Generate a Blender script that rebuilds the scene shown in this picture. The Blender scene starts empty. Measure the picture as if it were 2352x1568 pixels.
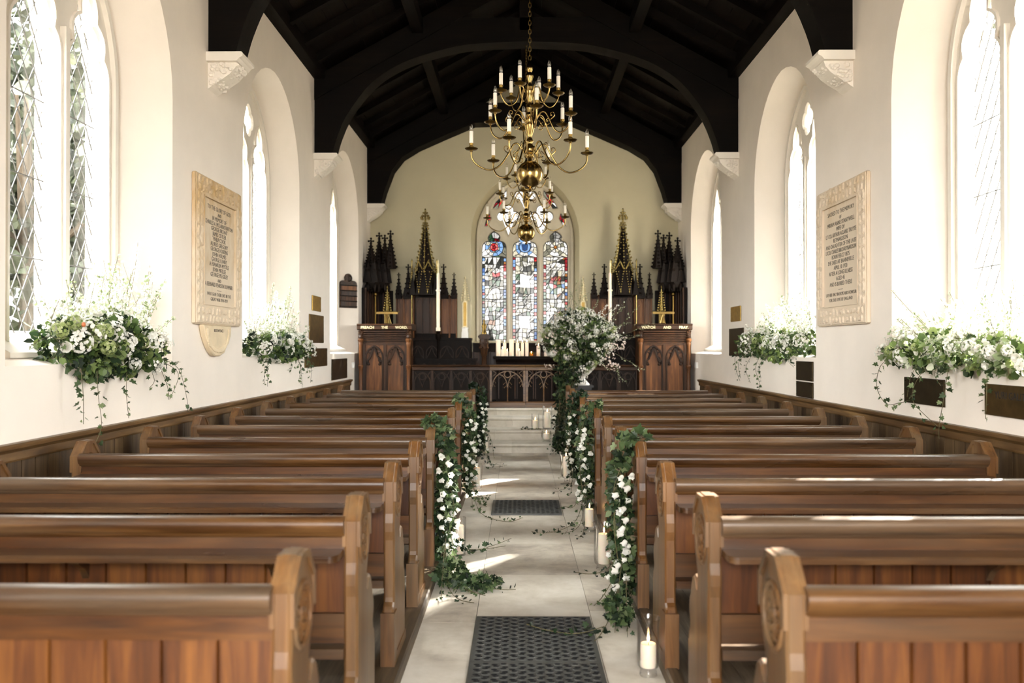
import bpy, bmesh, math, random
from mathutils import Vector, Matrix

S = bpy.context.scene
COL = S.collection
rnd = random.Random(11)
PI = math.pi

# ------------------------------------------------------------------ camera, sky, sun, exposure
F_PX = 2000.0                      # focal length in pixels of the 2352 px wide frame
EYE = 1.5
cam_d = bpy.data.cameras.new('camera')
cam_d.sensor_width = 36.0
cam_d.lens = 36.0 * F_PX / 2352.0
cam_d.clip_start = 0.05
cam_d.dof.use_dof = True
cam_d.dof.focus_distance = 6.8
cam_d.dof.aperture_fstop = 2.2
cam = bpy.data.objects.new('camera', cam_d)
COL.objects.link(cam)
cam.location = (0, 0, EYE)
cam.rotation_euler = (PI / 2 + math.atan(13 / F_PX), 0, math.atan(16 / F_PX))
S.camera = cam

S.view_settings.view_transform = 'Standard'
S.view_settings.look = 'None'
S.view_settings.gamma = 1.0
S.view_settings.use_curve_mapping = False
S.view_settings.exposure = 1.74

world = bpy.data.worlds.new('sky')
S.world = world
world.use_nodes = True
wn = world.node_tree
wn.nodes.clear()
w_out = wn.nodes.new('ShaderNodeOutputWorld')
w_bg = wn.nodes.new('ShaderNodeBackground')
w_tc = wn.nodes.new('ShaderNodeTexCoord')
w_sep = wn.nodes.new('ShaderNodeSeparateXYZ')
w_rmp = wn.nodes.new('ShaderNodeValToRGB')
w_rmp.color_ramp.elements[0].position = 0.0
w_rmp.color_ramp.elements[0].color = (0.55, 0.53, 0.50, 1)
w_rmp.color_ramp.elements[1].position = 0.12
w_rmp.color_ramp.elements[1].color = (1.0, 0.975, 0.95, 1)
wn.links.new(w_tc.outputs['Generated'], w_sep.inputs[0])
wn.links.new(w_sep.outputs['Z'], w_rmp.inputs[0])
wn.links.new(w_rmp.outputs[0], w_bg.inputs['Color'])
wn.links.new(w_bg.outputs[0], w_out.inputs['Surface'])
w_bg.inputs['Strength'].default_value = 11.0

sun_d = bpy.data.lights.new('sun', 'SUN')
sun_d.energy = 42.0
sun_d.angle = math.radians(0.6)
sun_d.color = (1.0, 0.93, 0.85)
sun = bpy.data.objects.new('sun', sun_d)
COL.objects.link(sun)
sun.location = (14, 24, 14)
sun.rotation_euler = Vector((-1.0, -1.1, -0.80)).to_track_quat('-Z', 'Y').to_euler()

XL, XR, XC = -2.65, 2.83, 0.09     # inner wall faces and the room's middle
YE, YW = 15.5, -3.6                # end wall behind the altar, wall behind the camera
WD = 0.35                          # depth from wall face to the glass
WIN_Y = (5.55, 9.4, 13.27)         # centres of the side windows


def portal(loc, direction, sx, sy):
    d = bpy.data.lights.new('window_daylight', 'AREA')
    d.shape = 'RECTANGLE'
    d.size, d.size_y = sx, sy
    d.cycles.is_portal = True
    o = bpy.data.objects.new('window_daylight', d)
    COL.objects.link(o)
    o.location = loc
    o.rotation_euler = Vector(direction).to_track_quat('-Z', 'Z').to_euler()


for yc in WIN_Y:
    portal((XL - 0.66, yc, 2.9), (1, 0, 0), 1.6, 3.0)
    portal((XR + 0.66, yc, 2.9), (-1, 0, 0), 1.6, 3.0)
portal((XC, YE + 0.72, 3.05), (0, -1, 0), 1.9, 3.2)
portal((XC, YW - 0.3, 2.6), (0, 1, 0), 3.6, 4.0)

S.cycles.max_bounces = 10
S.cycles.diffuse_bounces = 5
S.cycles.glossy_bounces = 3
S.cycles.transmission_bounces = 4
S.cycles.transparent_max_bounces = 16
S.cycles.caustics_reflective = False
S.cycles.caustics_refractive = False
S.cycles.sample_clamp_indirect = 6.0
S.cycles.adaptive_threshold = 0.03


# ------------------------------------------------------------------ mesh helpers
def lin(h):
    h = h.lstrip('#')
    out = []
    for i in (0, 2, 4):
        c = int(h[i:i + 2], 16) / 255.0
        out.append(c / 12.92 if c <= 0.04045 else ((c + 0.055) / 1.055) ** 2.4)
    return (out[0], out[1], out[2], 1.0)


def wloc(o):
    v = Vector((0, 0, 0))
    while o is not None:
        v += o.location
        o = o.parent
    return v


class MB:
    def __init__(self):
        self.v, self.f, self.m = [], [], []

    def add(self, verts, faces, mi=0):
        b = len(self.v)
        self.v.extend(verts)
        for f in faces:
            self.f.append(tuple(b + i for i in f))
            self.m.append(mi)

    def box(self, x0, x1, y0, y1, z0, z1, mi=0):
        self.add([(x0, y0, z0), (x1, y0, z0), (x1, y1, z0), (x0, y1, z0),
                  (x0, y0, z1), (x1, y0, z1), (x1, y1, z1), (x0, y1, z1)],
                 [(0, 3, 2, 1), (4, 5, 6, 7), (0, 1, 5, 4), (1, 2, 6, 5), (2, 3, 7, 6), (3, 0, 4, 7)], mi)

    def prism(self, poly, d0, d1, axis, mi=0):
        if axis == 'x':
            g = lambda p, d: (d, p[0], p[1])
        elif axis == 'y':
            g = lambda p, d: (p[0], d, p[1])
        else:
            g = lambda p, d: (p[0], p[1], d)
        n = len(poly)
        vs = [g(p, d0) for p in poly] + [g(p, d1) for p in poly]
        fs = [tuple(range(n)), tuple(range(2 * n - 1, n - 1, -1))]
        fs += [(i, (i + 1) % n, n + (i + 1) % n, n + i) for i in range(n)]
        self.add(vs, fs, mi)

    def loft(self, a, b, closed=True, mi=0):
        n = len(a)
        k = n if closed else n - 1
        self.add(list(a) + list(b), [(i, (i + 1) % n, n + (i + 1) % n, n + i) for i in range(k)], mi)

    def tube(self, pts, r, n=8, mi=0, caps=True):
        pts = [Vector(p) for p in pts]
        rs = r if isinstance(r, (list, tuple)) else [r] * len(pts)
        up = Vector((0.31, 0.17, 0.93)).normalized()
        vs, fs = [], []
        prev = None
        for i, p in enumerate(pts):
            t = (pts[min(i + 1, len(pts) - 1)] - pts[max(i - 1, 0)])
            if t.length < 1e-9:
                t = Vector((0, 0, 1))
            t.normalize()
            if prev is None:
                a = t.cross(up)
                if a.length < 0.1:
                    a = t.cross(Vector((1, 0, 0)))
            else:
                a = prev - t * prev.dot(t)
                if a.length < 1e-6:
                    a = t.cross(up)
            a.normalize()
            prev = a
            b = t.cross(a)
            for k in range(n):
                w = 2 * PI * k / n
                vs.append(tuple(p + (a * math.cos(w) + b * math.sin(w)) * rs[i]))
        for i in range(len(pts) - 1):
            for k in range(n):
                fs.append((i * n + k, i * n + (k + 1) % n, (i + 1) * n + (k + 1) % n, (i + 1) * n + k))
        if caps:
            fs.append(tuple(range(n - 1, -1, -1)))
            fs.append(tuple((len(pts) - 1) * n + k for k in range(n)))
        self.add(vs, fs, mi)

    def lathe(self, prof, cx=0, cy=0, cz=0, n=16, mi=0, lobes=0, depth=0.0):
        vs, fs = [], []
        for r, z in prof:
            for k in range(n):
                w = 2 * PI * k / n
                q = r * (1 + depth * math.cos(lobes * w)) if lobes else r
                vs.append((cx + q * math.cos(w), cy + q * math.sin(w), cz + z))
        for i in range(len(prof) - 1):
            for k in range(n):
                fs.append((i * n + k, i * n + (k + 1) % n, (i + 1) * n + (k + 1) % n, (i + 1) * n + k))
        if prof[0][0] > 1e-5:
            fs.append(tuple(range(n - 1, -1, -1)))
        if prof[-1][0] > 1e-5:
            fs.append(tuple((len(prof) - 1) * n + k for k in range(n)))
        self.add(vs, fs, mi)

    def ball(self, c, r, s=(1, 1, 1), n=8, m=5, mi=0):
        prof = []
        vs, fs = [], []
        for i in range(m + 1):
            a = -PI / 2 + PI * i / m
            for k in range(n):
                w = 2 * PI * k / n
                vs.append((c[0] + r * s[0] * math.cos(a) * math.cos(w),
                           c[1] + r * s[1] * math.cos(a) * math.sin(w), c[2] + r * s[2] * math.sin(a)))
        for i in range(m):
            for k in range(n):
                fs.append((i * n + k, i * n + (k + 1) % n, (i + 1) * n + (k + 1) % n, (i + 1) * n + k))
        self.add(vs, fs, mi)

    def torus(self, c, R, r, axis='z', n=16, m=6, mi=0, sx=1.0):
        vs, fs = [], []
        for i in range(n):
            a = 2 * PI * i / n
            for k in range(m):
                w = 2 * PI * k / m
                q = R + r * math.cos(w)
                p = (q * math.cos(a) * sx, q * math.sin(a), r * math.sin(w))
                if axis == 'x':
                    p = (p[2], p[0], p[1])
                elif axis == 'y':
                    p = (p[0], p[2], p[1])
                vs.append((c[0] + p[0], c[1] + p[1], c[2] + p[2]))
        for i in range(n):
            for k in range(m):
                fs.append((i * m + k, ((i + 1) % n) * m + k, ((i + 1) % n) * m + (k + 1) % m, i * m + (k + 1) % m))
        self.add(vs, fs, mi)

    def rib(self, pts, w, d0, d1, g, closed=False, mi=0):
        """a moulding of width w along the 2D line pts, between depths d0 and d1; g maps (a, b, depth)"""
        n = len(pts)
        L, R = [], []
        for i in range(n):
            if closed:
                p, q = pts[(i - 1) % n], pts[(i + 1) % n]
            else:
                p, q = pts[max(i - 1, 0)], pts[min(i + 1, n - 1)]
            tx, ty = q[0] - p[0], q[1] - p[1]
            l = math.hypot(tx, ty) or 1.0
            nx, ny = -ty / l * w / 2, tx / l * w / 2
            L.append((pts[i][0] + nx, pts[i][1] + ny))
            R.append((pts[i][0] - nx, pts[i][1] - ny))
        vs = []
        for i in range(n):
            vs += [g(*L[i], d0), g(*R[i], d0), g(*R[i], d1), g(*L[i], d1)]
        fs = []
        for i in range(n if closed else n - 1):
            j = (i + 1) % n
            for k in range(4):
                fs.append((i * 4 + k, i * 4 + (k + 1) % 4, j * 4 + (k + 1) % 4, j * 4 + k))
        if not closed:
            fs += [(0, 1, 2, 3), tuple((n - 1) * 4 + k for k in (3, 2, 1, 0))]
        self.add(vs, fs, mi)

    def plate(self, loops, d0, d1, g, bevel=0.0, mi=0):
        """a flat piece with holes: loops[0] is the outline, the rest are holes; g maps (a, b, depth)"""
        vs, fs = fill(loops, d1 - d0, bevel)
        mid = (d0 + d1) / 2
        self.add([g(a, b, mid + c) for a, b, c in vs], fs, mi)

    def build(self, name, mats, parent=None, smooth=False, origin=None, recalc=True, angle=35):
        if not isinstance(mats, (list, tuple)):
            mats = [mats]
        if parent is not None:
            o0 = wloc(parent)
        elif origin is not None:
            o0 = Vector(origin)
        else:
            xs = [p[0] for p in self.v]
            ys = [p[1] for p in self.v]
            zs = [p[2] for p in self.v]
            o0 = Vector(((min(xs) + max(xs)) / 2, (min(ys) + max(ys)) / 2, min(zs)))
        me = bpy.data.meshes.new(name)
        me.from_pydata([(p[0] - o0[0], p[1] - o0[1], p[2] - o0[2]) for p in self.v], [], self.f)
        for m in mats:
            me.materials.append(m)
        if len(mats) > 1:
            me.polygons.foreach_set('material_index', self.m)
        if recalc:
            bm = bmesh.new()
            bm.from_mesh(me)
            bmesh.ops.recalc_face_normals(bm, faces=bm.faces)
            bm.to_mesh(me)
            bm.free()
        if smooth:
            me.shade_smooth()
            me.set_sharp_from_angle(angle=math.radians(angle))
        o = bpy.data.objects.new(name, me)
        COL.objects.link(o)
        if parent is not None:
            o.parent = parent
        else:
            o.location = o0
        return o


def fill(loops, depth, bevel=0.0):
    cu = bpy.data.curves.new('outline', 'CURVE')
    cu.dimensions = '2D'
    cu.fill_mode = 'BOTH'
    cu.extrude = max(depth / 2 - bevel, 0.0)
    cu.bevel_depth = bevel
    cu.bevel_resolution = 0
    cu.offset = -bevel
    for lp in loops:
        sp = cu.splines.new('POLY')
        sp.points.add(len(lp) - 1)
        for i, p in enumerate(lp):
            sp.points[i].co = (p[0], p[1], 0, 1)
        sp.use_cyclic_u = True
    ob = bpy.data.objects.new('outline', cu)
    me = ob.to_mesh()
    vs = [tuple(v.co) for v in me.vertices]
    fs = [tuple(p.vertices) for p in me.polygons]
    ob.to_mesh_clear()
    bpy.data.objects.remove(ob)
    bpy.data.curves.remove(cu)
    return vs, fs


def text_mesh(s, size, align='CENTER', depth=0.002, bold=0.0, sx=1.0):
    cu = bpy.data.curves.new('letters', 'FONT')
    cu.body = s
    cu.size = size
    cu.align_x = align
    cu.extrude = depth / 2
    cu.offset = bold
    cu.resolution_u = 2
    ob = bpy.data.objects.new('letters', cu)
    me = ob.to_mesh()
    vs = [(v.co.x * sx, v.co.y, v.co.z) for v in me.vertices]
    fs = [tuple(p.vertices) for p in me.polygons]
    ob.to_mesh_clear()
    bpy.data.objects.remove(ob)
    bpy.data.curves.remove(cu)
    return vs, fs


def tag(o, label=None, cat=None, group=None, kind=None):
    if label:
        o['label'] = label
    if cat:
        o['category'] = cat
    if group:
        o['group'] = group
    if kind:
        o['kind'] = kind
    return o


def thing(name, label, cat, loc, group=None):
    o = bpy.data.objects.new(name, None)
    o.empty_display_size = 0.1
    COL.objects.link(o)
    o.location = loc
    return tag(o, label, cat, group)


def children(o):
    return [c for c in o.children]


def copy_tree(o, parent=None):
    c = o.copy()
    COL.objects.link(c)
    if parent is not None:
        c.parent = parent
    for ch in list(o.children):
        copy_tree(ch, c)
    return c


def arch(a, zs, h, x0=0.0, n=10):
    """pointed arch from (-a, zs) over the apex (0, zs + h) to (a, zs)"""
    R = (a * a + h * h) / (2 * a)
    c = R - a
    t1 = math.atan2(h, c)
    left = [(x0 + c - R * math.cos(t1 * i / n), zs + R * math.sin(t1 * i / n)) for i in range(n + 1)]
    right = [(2 * x0 - p[0], p[1]) for p in reversed(left[:-1])]
    return left + right


def opening(a, z0, zs, h, x0=0.0, n=10):
    return [(x0 - a, z0)] + arch(a, zs, h, x0, n) + [(x0 + a, z0)]


def qbez(p, c, q, n=6):
    return [((1 - t) ** 2 * p[0] + 2 * t * (1 - t) * c[0] + t * t * q[0],
             (1 - t) ** 2 * p[1] + 2 * t * (1 - t) * c[1] + t * t * q[1]) for t in [i / n for i in range(n + 1)]]


def cusped(a, zs, h, x0=0.0, z0=None, n=6):
    """light with a trefoil head: rounded shoulders, cusps, pointed crown"""
    l = qbez((-a, 0), (-a, 0.44 * h), (-0.46 * a, 0.46 * h), n)
    l += qbez((-0.46 * a, 0.46 * h), (-0.72 * a, 0.74 * h), (0, h), n)[1:]
    left = [(x0 + p[0], zs + p[1]) for p in l]
    right = [(2 * x0 - p[0], p[1]) for p in reversed(left[:-1])]
    out = left + right
    if z0 is not None:
        out = [(x0 - a, z0)] + out + [(x0 + a, z0)]
    return out


def cinque(a, zs, h, x0=0.0, z0=None, n=5):
    """light with a five-foiled head"""
    l = qbez((-a, 0), (-1.02 * a, 0.2 * h), (-0.74 * a, 0.27 * h), n)
    l += qbez((-0.74 * a, 0.27 * h), (-0.95 * a, 0.52 * h), (-0.40 * a, 0.62 * h), n)[1:]
    l += qbez((-0.40 * a, 0.62 * h), (-0.50 * a, 0.84 * h), (0, h), n)[1:]
    left = [(x0 + p[0], zs + p[1]) for p in l]
    out = left + [(2 * x0 - p[0], p[1]) for p in reversed(left[:-1])]
    if z0 is not None:
        out = [(x0 - a, z0)] + out + [(x0 + a, z0)]
    return out


def foil(cx, cz, r, k=4, rot=0.0, point=0.0, n=7):
    """a k-lobed opening of overall radius r; point > 0 draws the lowest lobe out to a tip"""
    d = r * 0.54
    rr = r - d
    half = PI / k
    s = d * math.sin(half)
    rr = max(rr, s * 1.04)
    # the angle at which neighbouring lobes meet
    q = d * math.cos(half) + math.sqrt(max(rr * rr - s * s, 0))
    ex, ez = q * math.cos(half) - d, q * math.sin(half)
    al = math.atan2(ez, ex)
    out = []
    for i in range(k):
        ph = rot + 2 * PI * i / k
        c = (cx + d * math.cos(ph), cz + d * math.sin(ph))
        tip = point > 0 and abs(math.sin(ph) + 1) < 0.05
        if tip:
            a0, a1 = ph - al, ph + al
            p0 = (c[0] + rr * math.cos(a0), c[1] + rr * math.sin(a0))
            p1 = (c[0] + rr * math.cos(a1), c[1] + rr * math.sin(a1))
            t = (cx, cz - r - point)
            out += qbez(p0, (c[0] - rr * 0.9, c[1] - rr * 0.35), t, 5)
            out += qbez(t, (c[0] + rr * 0.9, c[1] - rr * 0.35), p1, 5)[1:]
        else:
            out += [(c[0] + rr * math.cos(ph - al + 2 * al * j / n), c[1] + rr * math.sin(ph - al + 2 * al * j / n))
                    for j in range(n + 1)]
    return out


def circle(cx, cz, r, n=20):
    return [(cx + r * math.cos(2 * PI * i / n), cz + r * math.sin(2 * PI * i / n)) for i in range(n)]


def at(u, v, y):
    """the point at depth y seen at pixel (u, v) of the photograph: (x, z)"""
    return ((u - 1192) * y / F_PX, EYE + (797 - v) * y / F_PX)


def smooth_line(p, n=4):
    """Catmull-Rom through the points"""
    out = []
    p = [Vector(q) for q in p]
    for i in range(len(p) - 1):
        a, b, c, d = p[max(i - 1, 0)], p[i], p[i + 1], p[min(i + 2, len(p) - 1)]
        for k in range(n):
            t = k / n
            out.append(0.5 * ((2 * b) + (c - a) * t + (2 * a - 5 * b + 4 * c - d) * t * t + (3 * b - a - 3 * c + d) * t ** 3))
    out.append(p[-1])
    return [tuple(q) for q in out]


gx = lambda xw: (lambda a, b, d: (xw + d, a, b))       # plane of a side wall: a = y, b = z
gy = lambda yw: (lambda a, b, d: (a, yw + d, b))       # plane of the end wall: a = x, b = z


# ------------------------------------------------------------------ materials
def nt(m):
    m.use_nodes = True
    t = m.node_tree
    for n in list(t.nodes):
        if n.type != 'OUTPUT_MATERIAL':
            t.nodes.remove(n)
    return t, [n for n in t.nodes if n.type == 'OUTPUT_MATERIAL'][0]


def ramp(t, stops):
    r = t.nodes.new('ShaderNodeValToRGB')
    e = r.color_ramp.elements
    e[0].position, e[0].color = stops[0][0], stops[0][1]
    e[1].position, e[1].color = stops[-1][0], stops[-1][1]
    for p, c in stops[1:-1]:
        q = e.new(p)
        q.color = c
    return r


def noise_tex(t, scale, vec_scale=(1, 1, 1), detail=4.0, rough=0.55, dist=0.0, coord='Object'):
    tc = t.nodes.new('ShaderNodeTexCoord')
    mp = t.nodes.new('ShaderNodeMapping')
    mp.inputs['Scale'].default_value = vec_scale
    n = t.nodes.new('ShaderNodeTexNoise')
    n.inputs['Scale'].default_value = scale
    n.inputs['Detail'].default_value = detail
    n.inputs['Roughness'].default_value = rough
    n.inputs['Distortion'].default_value = dist
    t.links.new(tc.outputs[coord], mp.inputs[0])
    t.links.new(mp.outputs[0], n.inputs['Vector'])
    return n, mp


def mat_plain(name, col, rough=0.5, metal=0.0, var=0.15, scale=8.0, bump=0.0, spec=0.5, coat=0.0, stretch=(1, 1, 1)):
    m = bpy.data.materials.new(name)
    t, out = nt(m)
    b = t.nodes.new('ShaderNodeBsdfPrincipled')
    n, _ = noise_tex(t, scale, stretch, 5.0)
    c0 = tuple(min(1, c * (1 - var)) for c in col[:3]) + (1,)
    c1 = tuple(min(1, c * (1 + var)) for c in col[:3]) + (1,)
    r = ramp(t, [(0.3, c0), (0.7, c1)])
    t.links.new(n.outputs['Fac'], r.inputs[0])
    t.links.new(r.outputs[0], b.inputs['Base Color'])
    b.inputs['Roughness'].default_value = rough
    b.inputs['Metallic'].default_value = metal
    b.inputs['Specular IOR Level'].default_value = spec
    b.inputs['Coat Weight'].default_value = coat
    if bump:
        bp = t.nodes.new('ShaderNodeBump')
        bp.inputs['Strength'].default_value = bump
        bp.inputs['Distance'].default_value = 0.01
        t.links.new(n.outputs['Fac'], bp.inputs['Height'])
        t.links.new(bp.outputs[0], b.inputs['Normal'])
    t.links.new(b.outputs[0], out.inputs[0])
    return m


def mat_wood(name, dark, mid, light, axis='x', rough=0.36, worn=None, worn_amt=0.5, fine=26.0, spec=0.5):
    """long grain along one axis, broad tone changes, an optional greyed worn bloom"""
    m = bpy.data.materials.new(name)
    t, out = nt(m)
    b = t.nodes.new('ShaderNodeBsdfPrincipled')
    sc = {'x': (0.07, 1, 1), 'y': (1, 0.07, 1), 'z': (1, 1, 0.07)}[axis]
    oi = t.nodes.new('ShaderNodeObjectInfo')
    g, mp = noise_tex(t, fine, sc, 6.0, 0.6, 0.6)
    mul = t.nodes.new('ShaderNodeVectorMath')
    mul.operation = 'SCALE'
    mul.inputs[0].default_value = (13.0, 7.0, 5.0)
    t.links.new(oi.outputs['Random'], mul.inputs['Scale'])
    t.links.new(mul.outputs[0], mp.inputs['Location'])
    p, mp2 = noise_tex(t, 2.6, {'x': (0.35, 1, 1), 'y': (1, 0.35, 1), 'z': (1, 1, 0.35)}[axis], 3.0)
    t.links.new(mul.outputs[0], mp2.inputs['Location'])
    mx = t.nodes.new('ShaderNodeMath')
    mx.operation = 'MULTIPLY_ADD'
    mx.inputs[1].default_value = 0.6
    t.links.new(g.outputs['Fac'], mx.inputs[0])
    m2 = t.nodes.new('ShaderNodeMath')
    m2.operation = 'MULTIPLY'
    m2.inputs[1].default_value = 0.4
    t.links.new(p.outputs['Fac'], m2.inputs[0])
    t.links.new(m2.outputs[0], mx.inputs[2])
    r = ramp(t, [(0.34, dark), (0.5, mid), (0.68, light)])
    t.links.new(mx.outputs[0], r.inputs[0])
    col = r.outputs[0]
    if worn:
        w, mp3 = noise_tex(t, 5.0, sc, 5.0, 0.65)
        t.links.new(mul.outputs[0], mp3.inputs['Location'])
        wr = ramp(t, [(0.42, (0, 0, 0, 1)), (0.66, (worn_amt, worn_amt, worn_amt, 1))])
        t.links.new(w.outputs['Fac'], wr.inputs[0])
        mix = t.nodes.new('ShaderNodeMix')
        mix.data_type = 'RGBA'
        t.links.new(wr.outputs[0], mix.inputs['Factor'])
        t.links.new(col, mix.inputs['A'])
        mix.inputs['B'].default_value = worn
        col = mix.outputs['Result']
    t.links.new(col, b.inputs['Base Color'])
    rr = t.nodes.new('ShaderNodeMapRange')
    rr.inputs['To Min'].default_value = rough - 0.08
    rr.inputs['To Max'].default_value = rough + 0.16
    t.links.new(p.outputs['Fac'], rr.inputs['Value'])
    t.links.new(rr.outputs[0], b.inputs['Roughness'])
    b.inputs['Specular IOR Level'].default_value = spec
    bp = t.nodes.new('ShaderNodeBump')
    bp.inputs['Strength'].default_value = 0.12
    bp.inputs['Distance'].default_value = 0.004
    t.links.new(g.outputs['Fac'], bp.inputs['Height'])
    t.links.new(bp.outputs[0], b.inputs['Normal'])
    t.links.new(b.outputs[0], out.inputs[0])
    return m


def mat_leaf(name, cols, rough=0.5, transl=0.3, spec=0.4):
    """each leaf its own tone, a little light coming through"""
    m = bpy.data.materials.new(name)
    t, out = nt(m)
    geo = t.nodes.new('ShaderNodeNewGeometry')
    stops = [(i / max(1, len(cols) - 1), c) for i, c in enumerate(cols)]
    r = ramp(t, stops)
    t.links.new(geo.outputs['Random Per Island'], r.inputs[0])
    b = t.nodes.new('ShaderNodeBsdfPrincipled')
    b.inputs['Roughness'].default_value = rough
    b.inputs['Specular IOR Level'].default_value = spec
    t.links.new(r.outputs[0], b.inputs['Base Color'])
    tr = t.nodes.new('ShaderNodeBsdfTranslucent')
    t.links.new(r.outputs[0], tr.inputs['Color'])
    mx = t.nodes.new('ShaderNodeMixShader')
    mx.inputs[0].default_value = transl
    t.links.new(b.outputs[0], mx.inputs[1])
    t.links.new(tr.outputs[0], mx.inputs[2])
    t.links.new(mx.outputs[0], out.inputs[0])
    return m


def mat_glass(name, tint=(1, 1, 1, 1), gloss=0.06, rough=0.02, fres=True, pattern=0.0, pscale=30.0):
    m = bpy.data.materials.new(name)
    t, out = nt(m)
    tr = t.nodes.new('ShaderNodeBsdfTransparent')
    tr.inputs['Color'].default_value = tint
    if pattern:
        n, _ = noise_tex(t, pscale, (1, 1, 1), 3.0, 0.7)
        r = ramp(t, [(0.38, tuple(c * (1 - pattern) for c in tint[:3]) + (1,)), (0.56, tint)])
        t.links.new(n.outputs['Fac'], r.inputs[0])
        t.links.new(r.outputs[0], tr.inputs['Color'])
    gl = t.nodes.new('ShaderNodeBsdfGlossy')
    gl.inputs['Roughness'].default_value = rough
    mx = t.nodes.new('ShaderNodeMixShader')
    if fres:
        lw = t.nodes.new('ShaderNodeLayerWeight')
        lw.inputs['Blend'].default_value = 0.22
        mu = t.nodes.new('ShaderNodeMath')
        mu.operation = 'MULTIPLY_ADD'
        mu.inputs[1].default_value = 0.42
        mu.inputs[2].default_value = gloss * 0.5
        t.links.new(lw.outputs['Fresnel'], mu.inputs[0])
        t.links.new(mu.outputs[0], mx.inputs[0])
    else:
        mx.inputs[0].default_value = gloss
    t.links.new(tr.outputs[0], mx.inputs[1])
    t.links.new(gl.outputs[0], mx.inputs[2])
    t.links.new(mx.outputs[0], out.inputs[0])
    return m


def mat_emit(name, col, strength):
    m = bpy.data.materials.new(name)
    t, out = nt(m)
    e = t.nodes.new('ShaderNodeEmission')
    e.inputs[0].default_value = col
    e.inputs[1].default_value = strength
    t.links.new(e.outputs[0], out.inputs[0])
    return m


def mat_stone(name, cols, joints=False, rough=0.6):
    """floor stone: each slab its own tone, soft clouds and stains"""
    m = bpy.data.materials.new(name)
    t, out = nt(m)
    b = t.nodes.new('ShaderNodeBsdfPrincipled')
    n, _ = noise_tex(t, 3.4, (1, 1, 1), 8.0, 0.66, 0.25)
    r = ramp(t, [(0.30, cols[0]), (0.48, cols[1]), (0.70, cols[2])])
    geo = t.nodes.new('ShaderNodeNewGeometry')
    ad = t.nodes.new('ShaderNodeMath')
    ad.operation = 'MULTIPLY_ADD'
    ad.inputs[1].default_value = 0.16
    t.links.new(geo.outputs['Random Per Island'], ad.inputs[0])
    sb = t.nodes.new('ShaderNodeMath')
    sb.operation = 'SUBTRACT'
    sb.inputs[1].default_value = 0.08
    t.links.new(n.outputs['Fac'], sb.inputs[0])
    t.links.new(sb.outputs[0], ad.inputs[2])
    t.links.new(ad.outputs[0], r.inputs[0])
    t.links.new(r.outputs[0], b.inputs['Base Color'])
    b.inputs['Roughness'].default_value = rough
    f, _ = noise_tex(t, 60.0, (1, 1, 1), 4.0)
    bp = t.nodes.new('ShaderNodeBump')
    bp.inputs['Strength'].default_value = 0.1
    bp.inputs['Distance'].default_value = 0.004
    t.links.new(f.outputs['Fac'], bp.inputs['Height'])
    t.links.new(bp.outputs[0], b.inputs['Normal'])
    t.links.new(b.outputs[0], out.inputs[0])
    return m


M = {}
M['plaster'] = mat_plain('cream_plaster', lin('#f2e9de'), 0.85, var=0.03, scale=2.2, bump=0.25, spec=0.2)
M['plaster_end'] = mat_plain('shaded_cream_plaster', lin('#c9c1a4'), 0.85, var=0.04, scale=1.6, bump=0.25, spec=0.2)  # cream paint with the end wall's olive shade put into the colour
M['white_stone'] = mat_plain('painted_stone', lin('#f0eae0'), 0.8, var=0.03, scale=6.0, bump=0.1, spec=0.2)
M['grey_stone'] = mat_plain('dressed_stone', lin('#d8d0bc'), 0.8, var=0.05, scale=9.0, bump=0.15, spec=0.2)
M['black_oak'] = mat_wood('black_oak', lin('#080604'), lin('#0e0a07'), lin('#19130d'), 'y', 0.55, spec=0.08)
M['black_oak_x'] = mat_wood('black_oak_cross', lin('#080604'), lin('#0d0906'), lin('#17110b'), 'x', 0.55, spec=0.08)
M['oak_x'] = mat_wood('pew_oak_long', lin('#271509'), lin('#4a2b10'), lin('#6d4720'), 'x', 0.30, lin('#594834'), 0.45)
M['oak_board'] = mat_wood('pew_oak_upright', lin('#291408'), lin('#4e2b10'), lin('#754a1e'), 'z', 0.32)
M['oak_end'] = mat_wood('pew_oak_end', lin('#38210e'), lin('#5d3c1b'), lin('#7c5830'), 'z', 0.33, lin('#705f46'), 0.55)
M['oak_worn'] = mat_wood('pew_oak_worn', lin('#251509'), lin('#462c14'), lin('#664828'), 'x', 0.26, lin('#6f6251'), 0.5)
M['dado'] = mat_wood('dado_oak', lin('#2c2013'), lin('#4a3823'), lin('#6b5639'), 'z', 0.42)
M['dado_cap'] = mat_wood('dado_cap_oak', lin('#3a2815'), lin('#5f4526'), lin('#86683f'), 'y', 0.4)
M['carved'] = mat_wood('carved_oak', lin('#1c0f07'), lin('#36200f'), lin('#57361b'), 'z', 0.4, spec=0.25)
M['carved_x'] = mat_wood('carved_oak_long', lin('#1c0f07'), lin('#36200f'), lin('#57361b'), 'x', 0.4, spec=0.25)
M['panel'] = mat_wood('pulpit_panel', lin('#38200e'), lin('#5f391b'), lin('#8a5a30'), 'z', 0.4, spec=0.3)
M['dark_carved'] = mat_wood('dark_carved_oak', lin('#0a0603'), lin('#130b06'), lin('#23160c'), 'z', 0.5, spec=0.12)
M['mid_carved'] = mat_wood('mid_carved_oak', lin('#120a05'), lin('#24150a'), lin('#3d2714'), 'z', 0.45, spec=0.2)  # oak tone between the dark and the lighter carving
M['rail_oak'] = mat_wood('altar_rail_oak', lin('#352210'), lin('#573b1d'), lin('#7a5c34'), 'x', 0.36)
M['kerb'] = mat_wood('kerb_oak', lin('#2e2417'), lin('#4d3e2a'), lin('#6d5b41'), 'y', 0.5)
M['pew_floor'] = mat_wood('pew_floor_boards', lin('#3d362c'), lin('#5a5144'), lin('#7b7161'), 'y', 0.55)
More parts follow.
